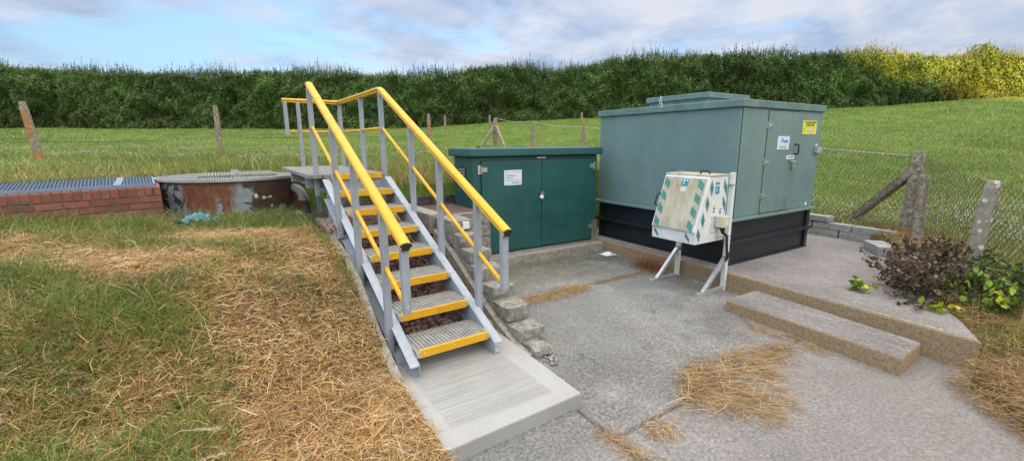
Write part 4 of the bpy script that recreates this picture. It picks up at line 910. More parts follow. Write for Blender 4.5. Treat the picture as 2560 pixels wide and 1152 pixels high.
mb.build('grating_frame', M['blue_strip'], bc)
a, b = lerp2(A3, L13, .085), lerp2(B3, L23, .075); mb = MB(); mb.bar((a.x, a.y, 1.189), (b.x, b.y, 1.189), .07, .005); mb.build('cover_strip', M['blue_strip'], bc)

# ------------------------------------------------------------------ stepped block wall beside the stairs
def rough_block(mb, x0, x1, y0, y1, z0, z1, amp=.008, res=.045, M_=None, seed=0):
    nx, ny, nz = [max(2, int(d/res)) for d in (x1-x0, y1-y0, z1-z0)]
    key = {}; vs = []; fs = []
    cx, cy, cz = (x0+x1)/2, (y0+y1)/2, (z0+z1)/2
    def V(i, j, k):
        if (i, j, k) not in key:
            p = Vector((x0+(x1-x0)*i/nx, y0+(y1-y0)*j/ny, z0+(z1-z0)*k/nz))
            edge = (i in (0, nx))+(j in (0, ny))+(k in (0, nz)); q = p*9+Vector((seed*3.1, seed*1.7, 0))
            d = Vector((mnoise.noise(q), mnoise.noise(q+Vector((9, 0, 0))), mnoise.noise(q+Vector((0, 9, 0)))))*amp
            if edge >= 2: d += (Vector((cx, cy, cz))-p).normalized()*amp*(.5+.9*max(0, mnoise.noise(q*1.5)))*(edge-1)
            p = p+d; key[(i, j, k)] = len(vs); vs.append(M_ @ p if M_ is not None else p)
        return key[(i, j, k)]
    for k in (0, nz):
        for i in range(nx):
            for j in range(ny): fs.append((V(i, j, k), V(i+1, j, k), V(i+1, j+1, k), V(i, j+1, k)))
    for j in (0, ny):
        for i in range(nx):
            for k in range(nz): fs.append((V(i, j, k), V(i+1, j, k), V(i+1, j, k+1), V(i, j, k+1)))
    for i in (0, nx):
        for j in range(ny):
            for k in range(nz): fs.append((V(i, j, k), V(i, j+1, k), V(i, j+1, k+1), V(i, j, k+1)))
    mb.add(vs, fs); return mb
tops = [(2.71, .175), (2.91, .302), (3.14, .415), (3.345, .535), (3.55, .652), (3.76, .770), (3.95, .888)]
blab = ['lowest whole block of the stepped wall, by the new slab', 'second block up in the stepped wall, mossy edge', 'third block up in the stepped wall, by the hanging rail post', 'fourth block up in the stepped wall, behind the lower rail post',
        'fifth block up in the stepped wall, near the cabinet corner', 'sixth block up in the stepped wall, against the cabinet side', 'top block of the stepped wall with a small white plate']
for i, (t0, z1) in enumerate(tops):
    x0 = 1.835+.004*(i % 3); x1 = 2.085-.006*((i*2) % 3)
    mb = MB(); rough_block(mb, x0, x1, t0, t0+.40, z1-.118, z1, .010, .04, seed=i+1)
    o = mb.build('stone_block', M['block']); tag(o, 'rough concrete block, ' + blab[i], 'block', 'stepped concrete blocks beside the stairs')
mb = MB()
for i in range(len(tops)-1):
    t0 = tops[i][0]+.405; z0 = tops[i][1]-.118 if i else -.1
    rough_block(mb, 1.845, 2.075, tops[i][0]+.03, 4.35, (tops[i-1][1]-.0 if i else -.1), tops[i][1]-.121, .004, .09, seed=i+20)
mb.prism([(2.60, -.05), (2.55, .05), (2.75, .08), (3.1, .20), (3.9, .60), (4.3, .76), (4.3, -.05)], 1.79, 1.843, 'x')
o = mb.build('stepped_wall', M['plinth']); tag(o, 'stepped concrete retaining wall between the stairs and the yard', 'retaining wall')
mb = MB()
for k in range(6): rough_block(mb, 2.08, 2.525, 4.34, 4.428, .02+.145*k, .16+.145*k, .006, .07, seed=60+k)
o = mb.build('retaining_wall', M['block']); tag(o, 'short block retaining wall between the stepped wall and the green cabinet', 'retaining wall')
mb = MB(); rough_block(mb, 1.84, 2.03, 2.50, 2.74, .0, .085, .028, .03, seed=51); o = mb.build('broken_block', M['block']); tag(o, 'crumbled broken block at the very foot of the stepped wall', 'block')
n = 34; P = np.stack([rng.normal(1.96, .04, n), rng.normal(2.47, .05, n), np.full(n, .03)], -1); sz = rng.uniform(.006, .022, n)
o = rocks('rubble', P, sz, np.array([.30, .28, .25])*rng.uniform(.6, 1.3, (n, 1)), M['stone']); tag(o, 'small crumbs of broken concrete at the foot of the stepped wall', 'rubble', kind='stuff')
mb = MB(); mb.box(1.96, 2.035, 3.925, 3.939, .80, .875); o = mb.build('white_plate', M['white'], bevel=.003); tag(o, 'small white square plate fixed to the top block of the stepped wall', 'plate')
mb = MB(); rough_block(mb, 1.78, 1.95, 4.36, 5.36, .70, .905, .006, .06, seed=71); o = mb.build('kerb', M['plinth']); tag(o, 'level concrete kerb leading back from the top of the stepped wall', 'kerb')
mb = MB(); rough_block(mb, .70, .795, 3.20, 4.50, .2, .5, .003, .1, seed=75)
mb = MB()
mb.prism([(2.6, .0), (2.6, .14), (3.0, .285), (3.54, .575), (3.9, .70), (4.5, .79), (4.5, .4), (3.2, .0)], .775, .835, 'x'); o = mb.build('edging_kerb', M['plinth'], bevel=.006); tag(o, 'sloping concrete edging kerb between the lawn and the stairs', 'kerb')
for i in range(3):
    mb = MB(); rough_block(mb, 1.70+.02*i, 2.62, 5.40+.015*i, 5.56, .62+i*.118, .735+i*.118, .008, .06, seed=80+i)
    o = mb.build('timber_sleeper', M['sleeper']); tag(o, ['bottom', 'middle', 'top'][i]+' rotten dark sleeper of the low stack behind the green cabinet', 'sleeper', 'rotten sleepers behind the cabinet')
# low wall of grey blocks on the terrace
def wall_block(p, q, z0, z1, w=.15, lab='', seed=1):
    p, q = Vector(p), Vector(q); d = (q-p); L = d.length; ang = math.atan2(d.y, d.x); Mx = Matrix.Translation((p.x, p.y, 0)) @ Matrix.Rotation(ang, 4, 'Z')
    mb = MB(); rough_block(mb, 0.003, L-.003, -w/2, w/2, z0, z1, .004, .06, Mx, seed); o = mb.build('concrete_block', M['block2'], bevel=.004, seg=1)
    return tag(o, lab, 'block', 'grey blocks of the low wall on the terrace')
W0, W1 = Vector((7.72, 2.30)), Vector((7.98, 4.6)); wd = (W1-W0).normalized()
def wp(a): return W0+wd*a
wall_block(wp(0), wp(.46), .222, .325, lab='grey block at the near end of the bottom course of the low terrace wall', seed=1)
wall_block(wp(.47), wp(.95), .222, .325, lab='second grey block from the near end, bottom course of the low terrace wall', seed=2)
wall_block(wp(.96), wp(1.5), .222, .325, lab='third grey block from the near end, bottom course of the low terrace wall', seed=3)
wall_block(wp(-.22), wp(.30), .330, .432, lab='near end block of the middle course, overhanging the low terrace wall', seed=4)
wall_block(wp(.31), wp(.85), .330, .432, lab='second block from the near end, middle course of the low terrace wall', seed=5)
wall_block(wp(.86), wp(1.5), .330, .432, lab='middle course block half hidden behind the black tank base', seed=6)
wall_block(wp(.62), wp(1.16), .437, .525, w=.18, lab='single grey block lying on top of the low terrace wall', seed=7)
wall_block((6.95, 1.93), (7.33, 2.22), .222, .335, w=.22, lab='loose grey block lying askew at the corner of the terrace', seed=8)

# ------------------------------------------------------------------ fences
def fpost(Xa, Ya, top, bottom=None, w=.10, mat='post', lab='', lean=(0, 0), rnd=True, grp='concrete fence posts', name='fence_post', seed=0):
    s, t = xy_to_st(Xa, Ya); zb = (float(field_h(np.array(s), np.array(t))) if bottom is None else bottom)
    e = empty(name, (s, t, zb), R(20+seed*13), lab, 'fence post', grp)
    mb = MB(); h = top-zb; n = 10; vs = []; ring = 8
    for k in range(n+1):
        q = k/n; z = -.35+(h+.35)*q; ww = w/2*(1.08-.16*q)*(1+.05*mnoise.noise(Vector((seed, z*6, 0))))
        if k == n: ww *= .72
        ox, oy = lean[0]*(q-.2), lean[1]*(q-.2)
        for a in range(ring):
            an = 2*math.pi*(a+.5)/ring; r_ = ww*(1.12 if rnd else 1/max(abs(math.cos(an)), abs(math.sin(an))))
            vs.append((ox+r_*math.cos(an)*(1+.05*mnoise.noise(Vector((a*2, z*9, seed)))), oy+r_*math.sin(an), z-(.0 if k < n else .01)))
    mb.add(vs, [(k*ring+a, k*ring+(a+1) % ring, (k+1)*ring+(a+1) % ring, (k+1)*ring+a) for k in range(n) for a in range(ring)]); mb.add(vs[-ring:], [tuple(range(ring))])
    mb.build('shaft', M[mat], e, bevel=.006, seg=1); return e
def ray_pt(px, py, Y):
    x, y = (px-1280)/1097.28, (py-576)/1097.28
    x, y = x*math.cos(-rl)-y*math.sin(-rl), x*math.sin(-rl)+y*math.cos(-rl)
    dX, dY, dZ = x, math.cos(pt)-y*math.sin(pt), -math.sin(pt)-y*math.cos(pt); k = Y/dY
    return dX*k, Y, H+dZ*k
back = [(70, 252, 9.0, 'post_o', .135, 'leaning concrete post with orange lichen at its head and foot, furthest left'), (537, 262, 11.3, 'post', .12, 'round-topped grey concrete post between the leftmost post and the stair railings'), (847, 271, 13.6, 'post_o', .12, 'concrete fence post seen through the platform railing'),
        (1071, 283, 15.8, 'post_o', .12, 'concrete fence post right of the platform railing, orange on top'), (1238, 294, 18.1, 'post_o', .17, 'corner fence post with two splayed struts beyond the green cabinet'),
        (1333, 302, 15.35, 'post', .12, 'slim fence post just right of the strutted corner post'), (1460, 315, 12.75, 'post', .13, 'fence post just left of the big grey-green tank')]
tops_b = []
for i, (px, py, Y, mt, w, lab) in enumerate(back):
    X_, Y_, zt_ = ray_pt(px, py, Y); e = fpost(X_, Y_, zt_, w=w, mat=mt, lab=lab, seed=i, lean=(-.16 if i == 0 else 0, 0)); tops_b.append(Vector((*xy_to_st(X_, Y_), zt_)))
    if i == 0: e.rotation_euler = (0, 0, -YAW)
    if i == 4:
        for dX, dY in ((-.62, -.35), (.42, -.7)):
            f = Vector((*xy_to_st(X_+dX, Y_+dY), 0)); zf = float(field_h(np.array(f.x), np.array(f.y))); a_ = Vector((*xy_to_st(X_, Y_), zt_-.28))
            mb = MB(); mb.bar(a_, (f.x, f.y, zf-.1), .11, .11); o = mb.build('strut', M['post']); o.parent = e; o.matrix_parent_inverse = (Matrix.Translation(e.location) @ Matrix.Rotation(e.rotation_euler.z, 4, 'Z')).inverted()
# three far posts under the hedge
for i, (px, py, lab) in enumerate(((1112, 288, 'thin far post under the hedge, left of the strutted corner post'), (1224, 287, 'thin far post under the hedge, directly behind the strutted corner post'), (1455, 281, 'thin pale far post under the hedge, near the left end of the tank roof'))):
    X_, Y_, zt_ = ray_pt(px, py, 25.5); fpost(X_, Y_, zt_, w=.12, mat='post', lab=lab, seed=30+i, grp='thin posts under the hedge')
CP = Vector((*xy_to_st(5.52, 6.0), 0)); Xc, Yc_, Zc = ray_pt(2300, 378, 6.0)
cpost = fpost(Xc, Yc_, Zc, bottom=.30, w=.155, mat='post', lab='thick lichened corner post with a long slanting strut at the right end of the terrace', seed=41, rnd=False)
cpost.rotation_euler.z = R(-25)
inv = (Matrix.Translation(cpost.location) @ Matrix.Rotation(cpost.rotation_euler.z, 4, 'Z')).inverted()
a_ = Vector((*xy_to_st(5.47, 6.0), 1.26)); Xf, Yf, Zf = ray_pt(2118, 552, 7.0); f_ = Vector((*xy_to_st(Xf, Yf), Zf-.02))
def set_child(o, par, inv_): o.parent = par; o.matrix_parent_inverse = inv_
o = MB().bar(a_, f_+(f_-a_).normalized()*.25, .105, .105).build('strut', M['post'], bevel=.008); set_child(o, cpost, inv)
a2 = Vector((*xy_to_st(5.43, 5.80), 1.22)); o = MB().bar(a2, Vector((*xy_to_st(5.36, 5.68), .05)), .10, .10).build('strut', M['post_d'], bevel=.008); set_child(o, cpost, inv)
Xs, Ys, Zs = ray_pt(2286, 384, 6.15)
o = MB().tube([Vector((*xy_to_st(Xs, Ys), Zs)), Vector((*xy_to_st(Xs-.04, Ys), .2))], .014, 6).build('straining_bar', M['galv']); set_child(o, cpost, inv)
Xr, Yr, Zr = ray_pt(2487, 452, 4.5); Xb, Yb, Zb = ray_pt(2415, 690, 4.5)
rp = empty('fence_post', (*xy_to_st(Xb, Yb), Zb-.1), 0, 'white-lichened concrete post leaning to the right beside the green bush', 'fence post', 'concrete fence posts')
b0 = Vector((*xy_to_st(Xb, Yb), Zb-.1)); t0_ = Vector((*xy_to_st(Xr, Yr), Zr)); mb = MB(); dd = (t0_-b0)
def rpost_ring():
    vs = []; n = 16
    for k in range(n+1):
        q = k/n; c = b0+dd*q; w = .062*(1.05-.1*q)*(1+.06*mnoise.noise(Vector((3, q*14, 0)))); w *= .8 if k == n else 1
        for a in range(10):
            an = 2*math.pi*(a+.5)/10+.4; vs.append(c+Vector((math.cos(an), math.sin(an), 0))*w*(1.1+.07*mnoise.noise(Vector((a, q*18, 5)))))
    return vs, n
vs, n = rpost_ring(); mb.add(vs, [(k*10+a, k*10+(a+1) % 10, (k+1)*10+(a+1) % 10, (k+1)*10+a) for k in range(n) for a in range(10)]); mb.add(vs[-10:], [tuple(range(10))])
def post_white():
    t = NT('white_lichened_concrete'); c = t.ramp(t.noise(22, 7, 0.75), [(0.3, (0.20, 0.16, 0.12)), (0.55, (0.34, 0.29, 0.23)), (0.75, (0.46, 0.42, 0.36))])
    v_ = t.rng(t.voro(13), 0.36, 0.28); c = t.mix(t.math('MULTIPLY', v_, t.rng(t.noise(5, 4, 0.6), 0.36, 0.5)), c, (0.62, 0.61, 0.55)); t.bump(t.noise(40, 6, 0.8), 0.7, 0.01); return t.fin(c, 0.9)
M['post_w'] = post_white()
o = mb.build('shaft', M['post_w']); set_child(o, rp, Matrix.Translation(rp.location).inverted())
# line wires on the back fence
def sag(mb, a, b, r, dz=.06, n=8): mb.tube([a.lerp(b, k/n)-Vector((0, 0, dz*4*(k/n)*(1-k/n))) for k in range(n+1)], r, 4, caps=False)
def wires(lab, offs, pts, mat, r, dz=.05):
    mb = MB()
    for off in offs:
        for a, b in zip(pts[:-1], pts[1:]): sag(mb, a-Vector((0, 0, off)), b-Vector((0, 0, off)), r, dz)
    o = mb.build('fence_wire', M[mat]); return tag(o, lab, 'wire')
p_left = tops_b[0]+(tops_b[0]-tops_b[1]); wires('dark fence wire strung between the left concrete posts, low over the grass', (.78,), [p_left]+tops_b[:5], 'wire', .006)
tk_hidden = Vector((*xy_to_st(3.3, 10.2), 2.05)); ctop = Vector((*xy_to_st(Xc-.05, Yc_+.1), Zc-.04))
wires('pale top wire sagging from the strutted corner post to the thick corner post', (.02,), [tops_b[4], tops_b[5], tops_b[6], tk_hidden, ctop], 'wire_w', .006, .07)
wires('lower dark wire of the right-hand fence', (.45,), [tk_hidden, ctop], 'wire', .004, .03)
def netting(p, q, h0, h1, zb0, zb1, lab, cell=.058, r=.0023):
    """diamond netting from p to q; top heights h0,h1; bottom zb0,zb1"""
    L = (Vector(q[:2])-Vector(p[:2])).length; n = int(L/cell); m = 22; segs0 = []; segs1 = []
    I = np.arange(n+1)
    def pt_(i, j):
        u = i/n; v = j/m; return np.stack([p[0]+(q[0]-p[0])*u, p[1]+(q[1]-p[1])*u, (zb0+(zb1-zb0)*u)*(1-v)+(h0+(h1-h0)*u)*v+.01*np.sin(u*17)], -1)
    for j in range(m):
        off = j % 2
        a = pt_(I-.0+(.0 if off == 0 else .5), j); b1_ = pt_(I+(.5 if off == 0 else 1.0), j+1); b2_ = pt_(I-(.5 if off == 0 else .0), j+1)
        segs0 += [a, a]; segs1 += [b1_, b2_]
    A = np.concatenate(segs0); B = np.concatenate(segs1)
    d = B-A; d /= np.linalg.norm(d, axis=1, keepdims=True); hn = np.array([q[1]-p[1], -(q[0]-p[0]), 0]); hn = hn/np.linalg.norm(hn)
    u = np.broadcast_to(hn, d.shape); w = np.cross(d, u); vs = []
    for P_ in (A, B):
        for an in (0, 2.094, 4.189): vs.append(P_+(u*math.cos(an)+w*math.sin(an))*r)
    V = np.stack(vs, 1).reshape(-1, 3); N = len(A); b = (np.arange(N)*6)[:, None]
    idx = np.concatenate([b+np.array([k, (k+1) % 3, 3+(k+1) % 3, 3+k]) for k in range(3)], 1).ravel()
    o = np_mesh('chain_link_netting', V, (idx, 4), M['wire']); return tag(o, lab, 'netting')
cx, cy = xy_to_st(Xc, Yc_); gx, gy = xy_to_st(3.55, 9.6); rx, ry = xy_to_st(Xr, Yr+.05); ex, ey = xy_to_st(4.35, 2.4)
netting((gx, gy), (cx, cy), 1.98, Zc-.05, .85, .38, 'chain link netting running from behind the tank to the thick corner post')
netting((cx, cy), (rx, ry), Zc-.05, Zr-.02, .33, .22, 'chain link netting between the thick corner post and the leaning post')
netting((rx, ry), (ex, ey), Zr-.02, 1.05, .22, .0, 'chain link netting right of the leaning post, running out of the picture')

# ------------------------------------------------------------------ foliage: many small faces with a tint each
def quads(name, C, U, V_, cols, mat, parent=None):
    """one kite per centre C, half axes U, V_"""
    P = np.stack([C-U, C-V_*.55+U*.05, C+U, C+V_*.55+U*.05], 1).reshape(-1, 3)
    idx = np.arange(len(P), dtype=np.int32); return np_mesh(name, P, (idx, 4), mat, np.repeat(cols, 4, 0), parent)
def rand_dirs(n): v = rng.normal(size=(n, 3)); return v/np.linalg.norm(v, axis=1, keepdims=True)
def vnoise(P, sc, seed=0):
    """cheap smooth value noise from sums of sines, about -1..1"""
    r = np.random.default_rng(seed); out = 0
    for k in range(6):
        w = r.normal(size=3); w /= np.linalg.norm(w); ph = r.uniform(0, 6.28); f = sc*(1+.9*k*.5); out = out+np.sin(P @ w*f+ph+1.3*np.sin(P @ np.roll(w, 1)*f*.7+ph))/(1+.35*k)
    return out/2.6
# hedge: front face at Y about 28 (view axes)
HY = 28.0
pxs = np.array([-300, 0, 120, 250, 500, 742, 1000, 1110, 1242, 1330, 1380, 1450, 1560, 1700, 1800, 1900, 2050, 2130, 2250, 2300, 2400, 2560, 3000]); pys = np.array([172, 165, 178, 184, 191, 186, 197, 194, 175, 180, 190, 176, 158, 154, 150, 152, 150, 146, 156, 159, 158, 156, 155])
def hedge_top(X):
    x = X/HY*1097*.985+1280; y = np.interp(x, pxs, pys); return H+(360-y)/1097*HY
def hedge_base(X):
    s, t = xy_to_st(X, np.full_like(X, HY-.3)); return field_h(s, t)
X = np.linspace(-44, 46, 361); top = hedge_top(X)+.05*np.sin(X*2.3)+.04*np.sin(X*5.1+1); base = hedge_base(X)
NV_ = 16; V = []
prof_ = []
for j in range(NV_+1):
    q = j/NV_; zz = base-.4+(top-.10-base+.4)*q; yo = HY+1.25+.25*np.sin(X*1.7+q*4)+.2*np.sin(X*4.1+q*9)+.15*q**4*1.5; prof_.append(np.stack([X, yo, zz], -1))
prof_.append(np.stack([X, np.full_like(X, HY+3.2), top-.25], -1)); prof_.append(np.stack([X, np.full_like(X, HY+3.6), base-.4], -1))
G = np.stack(prof_, 0); s_, t_ = xy_to_st(G[..., 0], G[..., 1]); G = np.stack([s_, t_, G[..., 2]], -1); nr, nc = G.shape[:2]
i = np.arange(nc-1)[None]+np.arange(nr-1)[:, None]*nc; idx = np.stack([i, i+1, i+nc+1, i+nc], -1).ravel()
hedge = empty('hedge', (*xy_to_st(0, HY+1), float(field_h(np.array(xy_to_st(0, HY)[0]), np.array(xy_to_st(0, HY)[1])))), 0, 'long dense green hawthorn hedge across the back of the pasture', 'hedge')
hinv = Matrix.Translation(hedge.location).inverted()
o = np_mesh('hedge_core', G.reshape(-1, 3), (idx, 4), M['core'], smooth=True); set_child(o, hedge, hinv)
def hedge_leaves(n):
    # keep the density of faces higher low in the hedge than in the ragged top
    X = rng.uniform(-43, 45, n); q = rng.uniform(0, 1, n)**.92; tp = hedge_top(X)+.05*np.sin(X*2.3)+.04*np.sin(X*5.1+1); bs = hedge_base(X)
    z = bs-.1+(tp-bs+.0)*q
    P0 = np.stack([X, np.zeros(n), z], -1); rel = vnoise(P0, 1.3, 1)*.36+vnoise(P0, 3.4, 2)*.34+vnoise(P0, 8.0, 5)*.12
    rel = rel - .45*np.exp(-((q-.30)/.12)**2)*np.clip(vnoise(P0, .5, 4)+.5, 0, 1)
    dpt = rng.exponential(.10, n)
    Yy = HY+.45-rel+dpt+.25*np.clip(q-.85, 0, 1)**1*3
    C = np.stack([X, Yy, z+rng.normal(0, .03, n)], -1)
    # leaf direction: sprays pointing out and up
    U = rand_dirs(n)*1.0+np.array([0, -.35, .45]); U /= np.linalg.norm(U, axis=1, keepdims=True); Vv = np.cross(U, rand_dirs(n)); Vv /= np.linalg.norm(Vv, axis=1, keepdims=True)
    sz = rng.uniform(.045, .095, n)[:, None]
    g = vnoise(P0, .9, 11); g2 = vnoise(P0, .35, 12)
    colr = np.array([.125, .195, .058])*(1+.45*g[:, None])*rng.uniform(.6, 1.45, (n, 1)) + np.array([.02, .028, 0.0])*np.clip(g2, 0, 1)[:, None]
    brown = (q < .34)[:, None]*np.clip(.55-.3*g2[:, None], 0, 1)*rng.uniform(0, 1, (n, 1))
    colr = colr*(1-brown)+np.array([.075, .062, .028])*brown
    return C, U*sz, Vv*sz*.75, colr
def to_world(C): s, t = xy_to_st(C[..., 0], C[..., 1]); return np.stack([s, t, C[..., 2]], -1)
C, U, Vv, cc = hedge_leaves(275000)
C2, U2, V2, cc2 = hedge_leaves(60000)
qk = C2[:, 2] > hedge_top(C2[:, 0])-.75
C2[qk, 2] += rng.uniform(-.1, .12, qk.sum()); C, U, Vv, cc = [np.concatenate([a_, b_[qk]]) for a_, b_ in ((C, C2), (U, U2), (Vv, V2), (cc, cc2))]
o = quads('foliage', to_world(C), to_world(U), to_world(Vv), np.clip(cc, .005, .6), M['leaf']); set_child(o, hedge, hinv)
# upright shoots along the top, each a thin stem with small leaves
n = 9500; X = rng.uniform(-43, 45, n); tp = hedge_top(X)+.05*np.sin(X*2.3)+.04*np.sin(X*5.1+1)-.15
ln = rng.gamma(3.0, .095, n)*(1+.4*np.sin(X*.9)); ln = np.clip(ln, .1, 1.15); Y0 = HY+rng.uniform(.3, 1.6, n); lean_ = rng.normal(0, .14, (n, 2))
base_ = np.stack([X, Y0, tp], -1); tip = base_+np.stack([lean_[:, 0]*ln, lean_[:, 1]*ln, ln], -1)
stemw = .011; Us = (tip-base_)/2; Vs = np.tile(np.array([stemw, 0, 0]), (n, 1))
k = 9; f = rng.uniform(.05, 1, (n, k)); C = base_[:, None]+(tip-base_)[:, None]*f[..., None]+rng.normal(0, .025, (n, k, 3)); C = C.reshape(-1, 3)
U = rand_dirs(len(C))+np.array([0, 0, .5]); Vv = np.cross(U, rand_dirs(len(C))); sz = rng.uniform(.020, .045, (len(C), 1))
cs = np.array([.10, .155, .05])*rng.uniform(.7, 1.5, (len(C), 1))
allC = np.concatenate([(base_+tip)/2, C]); allU = np.concatenate([Us, U*sz]); allV = np.concatenate([Vs/.55, Vv*sz]); allc = np.concatenate([np.tile([.10, .085, .05], (n, 1)), cs])
o = quads('shoots', to_world(allC), to_world(allU), to_world(allV), allc, M['leaf']); set_child(o, hedge, hinv)
# small tree growing out of the hedge at the right
Xt, Yt, Zt = ray_pt(2440, 150, HY+1.2); bz = float(hedge_base(np.array([Xt]))[0])
tr = empty('small_tree', (*xy_to_st(Xt, HY+1.2), bz), 0, 'small loose tree standing up above the sunlit golden end of the hedge', 'tree')
tinv = Matrix.Translation(tr.location).inverted()
mb = MB()
tw = Vector((*xy_to_st(Xt, HY+1.2), bz)); mb.tube([tw, tw+Vector((.05, 0, 1.2)), tw+Vector((.0, .1, 2.4))], [.09, .07, .04], 8)
for a in range(9):
    an = a*2.4; e_ = tw+Vector((math.cos(an)*.7, math.sin(an)*.7, 3.1+.2*(a % 4))); mb.tube([tw+Vector((0, 0, 1.5+.07*a)), (tw+Vector((0, 0, 1.9+.1*a))).lerp(e_, .5), e_], [.035, .022, .008], 6)
o = mb.build('trunk', M['bark']); set_child(o, tr, tinv)
n = 3000; D = rand_dirs(n)*rng.uniform(.2, 1, (n, 1))**.6*np.array([1.05, .9, 1.0]); C = np.array([Xt, HY+.8, Zt+.12])+D*np.array([.95, .7, .82]); keep = vnoise(C, 5.5, 21)+rng.normal(0, .35, n) > -.05; C = C[keep]; n = len(C)
U = rand_dirs(n)+np.array([0, 0, .6]); Vv = np.cross(U, rand_dirs(n)); sz = rng.uniform(.035, .07, (n, 1))
o = quads('crown', to_world(C), to_world(U*sz), to_world(Vv*sz), np.array([.075, .13, .03])*rng.uniform(.6, 1.4, (n, 1)), M['leaf']); set_child(o, tr, tinv)

# woodland behind the camera that keeps the evening sun off the yard
def wood(n=26000):
    ang = al
    Xo = np.linspace(-75, 34, 220); D_ = 60.0
    tp = np.interp(Xo, [-75, -20, 0, 4.5, 7.5, 11, 15.5, 20, 25, 31], [23.5, 22.0, 20.4, 18.7, 17.1, 15.7, 14.3, 12.6, 9.4, 5.0])
    tp = tp + .35*np.sin(Xo*.8)+.25*np.sin(Xo*2.1)
    rows = []
    for q in np.linspace(0, 1, 10): rows.append(np.stack([Xo, -D_+1.0*np.sin(Xo*.6+q*5)-2*q, -3+(tp+3)*q], -1))
    rows.append(np.stack([Xo, np.full_like(Xo, -D_-6), tp-.5], -1)); rows.append(np.stack([Xo, np.full_like(Xo, -D_-8), np.full_like(Xo, -3.)], -1))
    G = np.stack(rows, 0); nr, nc = G.shape[:2]; i = np.arange(nc-1)[None]+np.arange(nr-1)[:, None]*nc; idx = np.stack([i, i+1, i+nc+1, i+nc], -1).ravel()
    wd_ = to_world(G).reshape(-1, 3)
    o = np_mesh('woodland', wd_, (idx, 4), M['core'], smooth=True); tag(o, 'dark woodland standing behind the viewer', 'woodland', kind='stuff')
    X = rng.uniform(-75, 33, n); q = rng.uniform(0, 1.0, n)**.6; t2 = np.interp(X, Xo, tp); C = np.stack([X, -D_+rng.uniform(-2, 1.5, n), -2+(t2+2.9)*q], -1)
    U = rand_dirs(n); Vv = np.cross(U, rand_dirs(n)); sz = rng.uniform(.15, .4, (n, 1))
    o2 = quads('foliage', to_world(C), to_world(U*sz), to_world(Vv*sz), np.array([.04, .07, .02])*rng.uniform(.6, 1.4, (n, 1)), M['leaf'], o)
wood()

# ------------------------------------------------------------------ grass, straw, flowers, plants
def blades(name, B, height, lean, width, cols, mat, curve=.5, seg=2):
    """B roots (n,3); lean (n,3) horizontal offset of the tip; 2 segments: quad + quad(tapered)"""
    n = len(B); up = np.zeros((n, 3)); up[:, 2] = height
    mid = B+up*.58+lean*(.5-curve*.25); tip = B+up+lean
    a = rng.uniform(0, np.pi, n); w = np.stack([np.cos(a), np.sin(a), np.zeros(n)], -1)*np.asarray(width).reshape(-1, 1)
    P = np.stack([B-w, B+w, mid-w*.8, mid+w*.8, tip-w*.15, tip+w*.15], 1).reshape(-1, 3)
    b = (np.arange(n)*6)[:, None]; idx = np.concatenate([b+np.array([0, 1, 3, 2]), b+np.array([2, 3, 5, 4])], 1).ravel()
    shade = np.repeat(cols, 6, 0)
    return np_mesh(name, P, (idx, 4), mat, shade)
def straws(name, C, length, width, cols, mat, tilt=.25, curl=.15, az=None):
    """straws lying around: centre C, 3-point bent strip with its face up"""
    n = len(C); a = rng.uniform(0, 2*np.pi, n) if az is None else az; tz = rng.normal(0, tilt, n); d = np.stack([np.cos(a)*np.cos(tz), np.sin(a)*np.cos(tz), np.abs(np.sin(tz))], -1)
    L = np.asarray(length).reshape(-1, 1); side = np.stack([-np.sin(a), np.cos(a), np.zeros(n)], -1); bend = side*L*rng.normal(0, curl, (n, 1))+np.array([0, 0, 1])*L*np.abs(rng.normal(0, curl*.5, (n, 1)))
    p0, p1, p2 = C-d*L/2, C+bend*.6, C+d*L/2
    roll = rng.uniform(-1, 1, n)[:, None]; w = (side*np.cos(roll)+np.array([0, 0, 1])*np.sin(roll))*np.asarray(width).reshape(-1, 1)
    P = np.stack([p0-w*.7, p0+w*.7, p1-w, p1+w, p2-w*.3, p2+w*.3], 1).reshape(-1, 3)
    b = (np.arange(n)*6)[:, None]; idx = np.concatenate([b+np.array([0, 1, 3, 2]), b+np.array([2, 3, 5, 4])], 1).ravel()
    return np_mesh(name, P, (idx, 4), mat, np.repeat(cols, 6, 0))
def straw_cols(n, warm=.5):
    base = np.array([[.50, .34, .14], [.40, .23, .075], [.62, .48, .27], [.25, .135, .05], [.54, .34, .11], [.33, .19, .07]]); return base[rng.integers(0, 6, n)]*rng.uniform(.65, 1.25, (n, 1))
def green_cols(n): 
    base = np.array([[.11, .185, .028], [.155, .235, .04], [.09, .15, .035], [.22, .265, .06], [.29, .28, .09]]); return base[rng.integers(0, 5, n)]*rng.uniform(.7, 1.35, (n, 1))
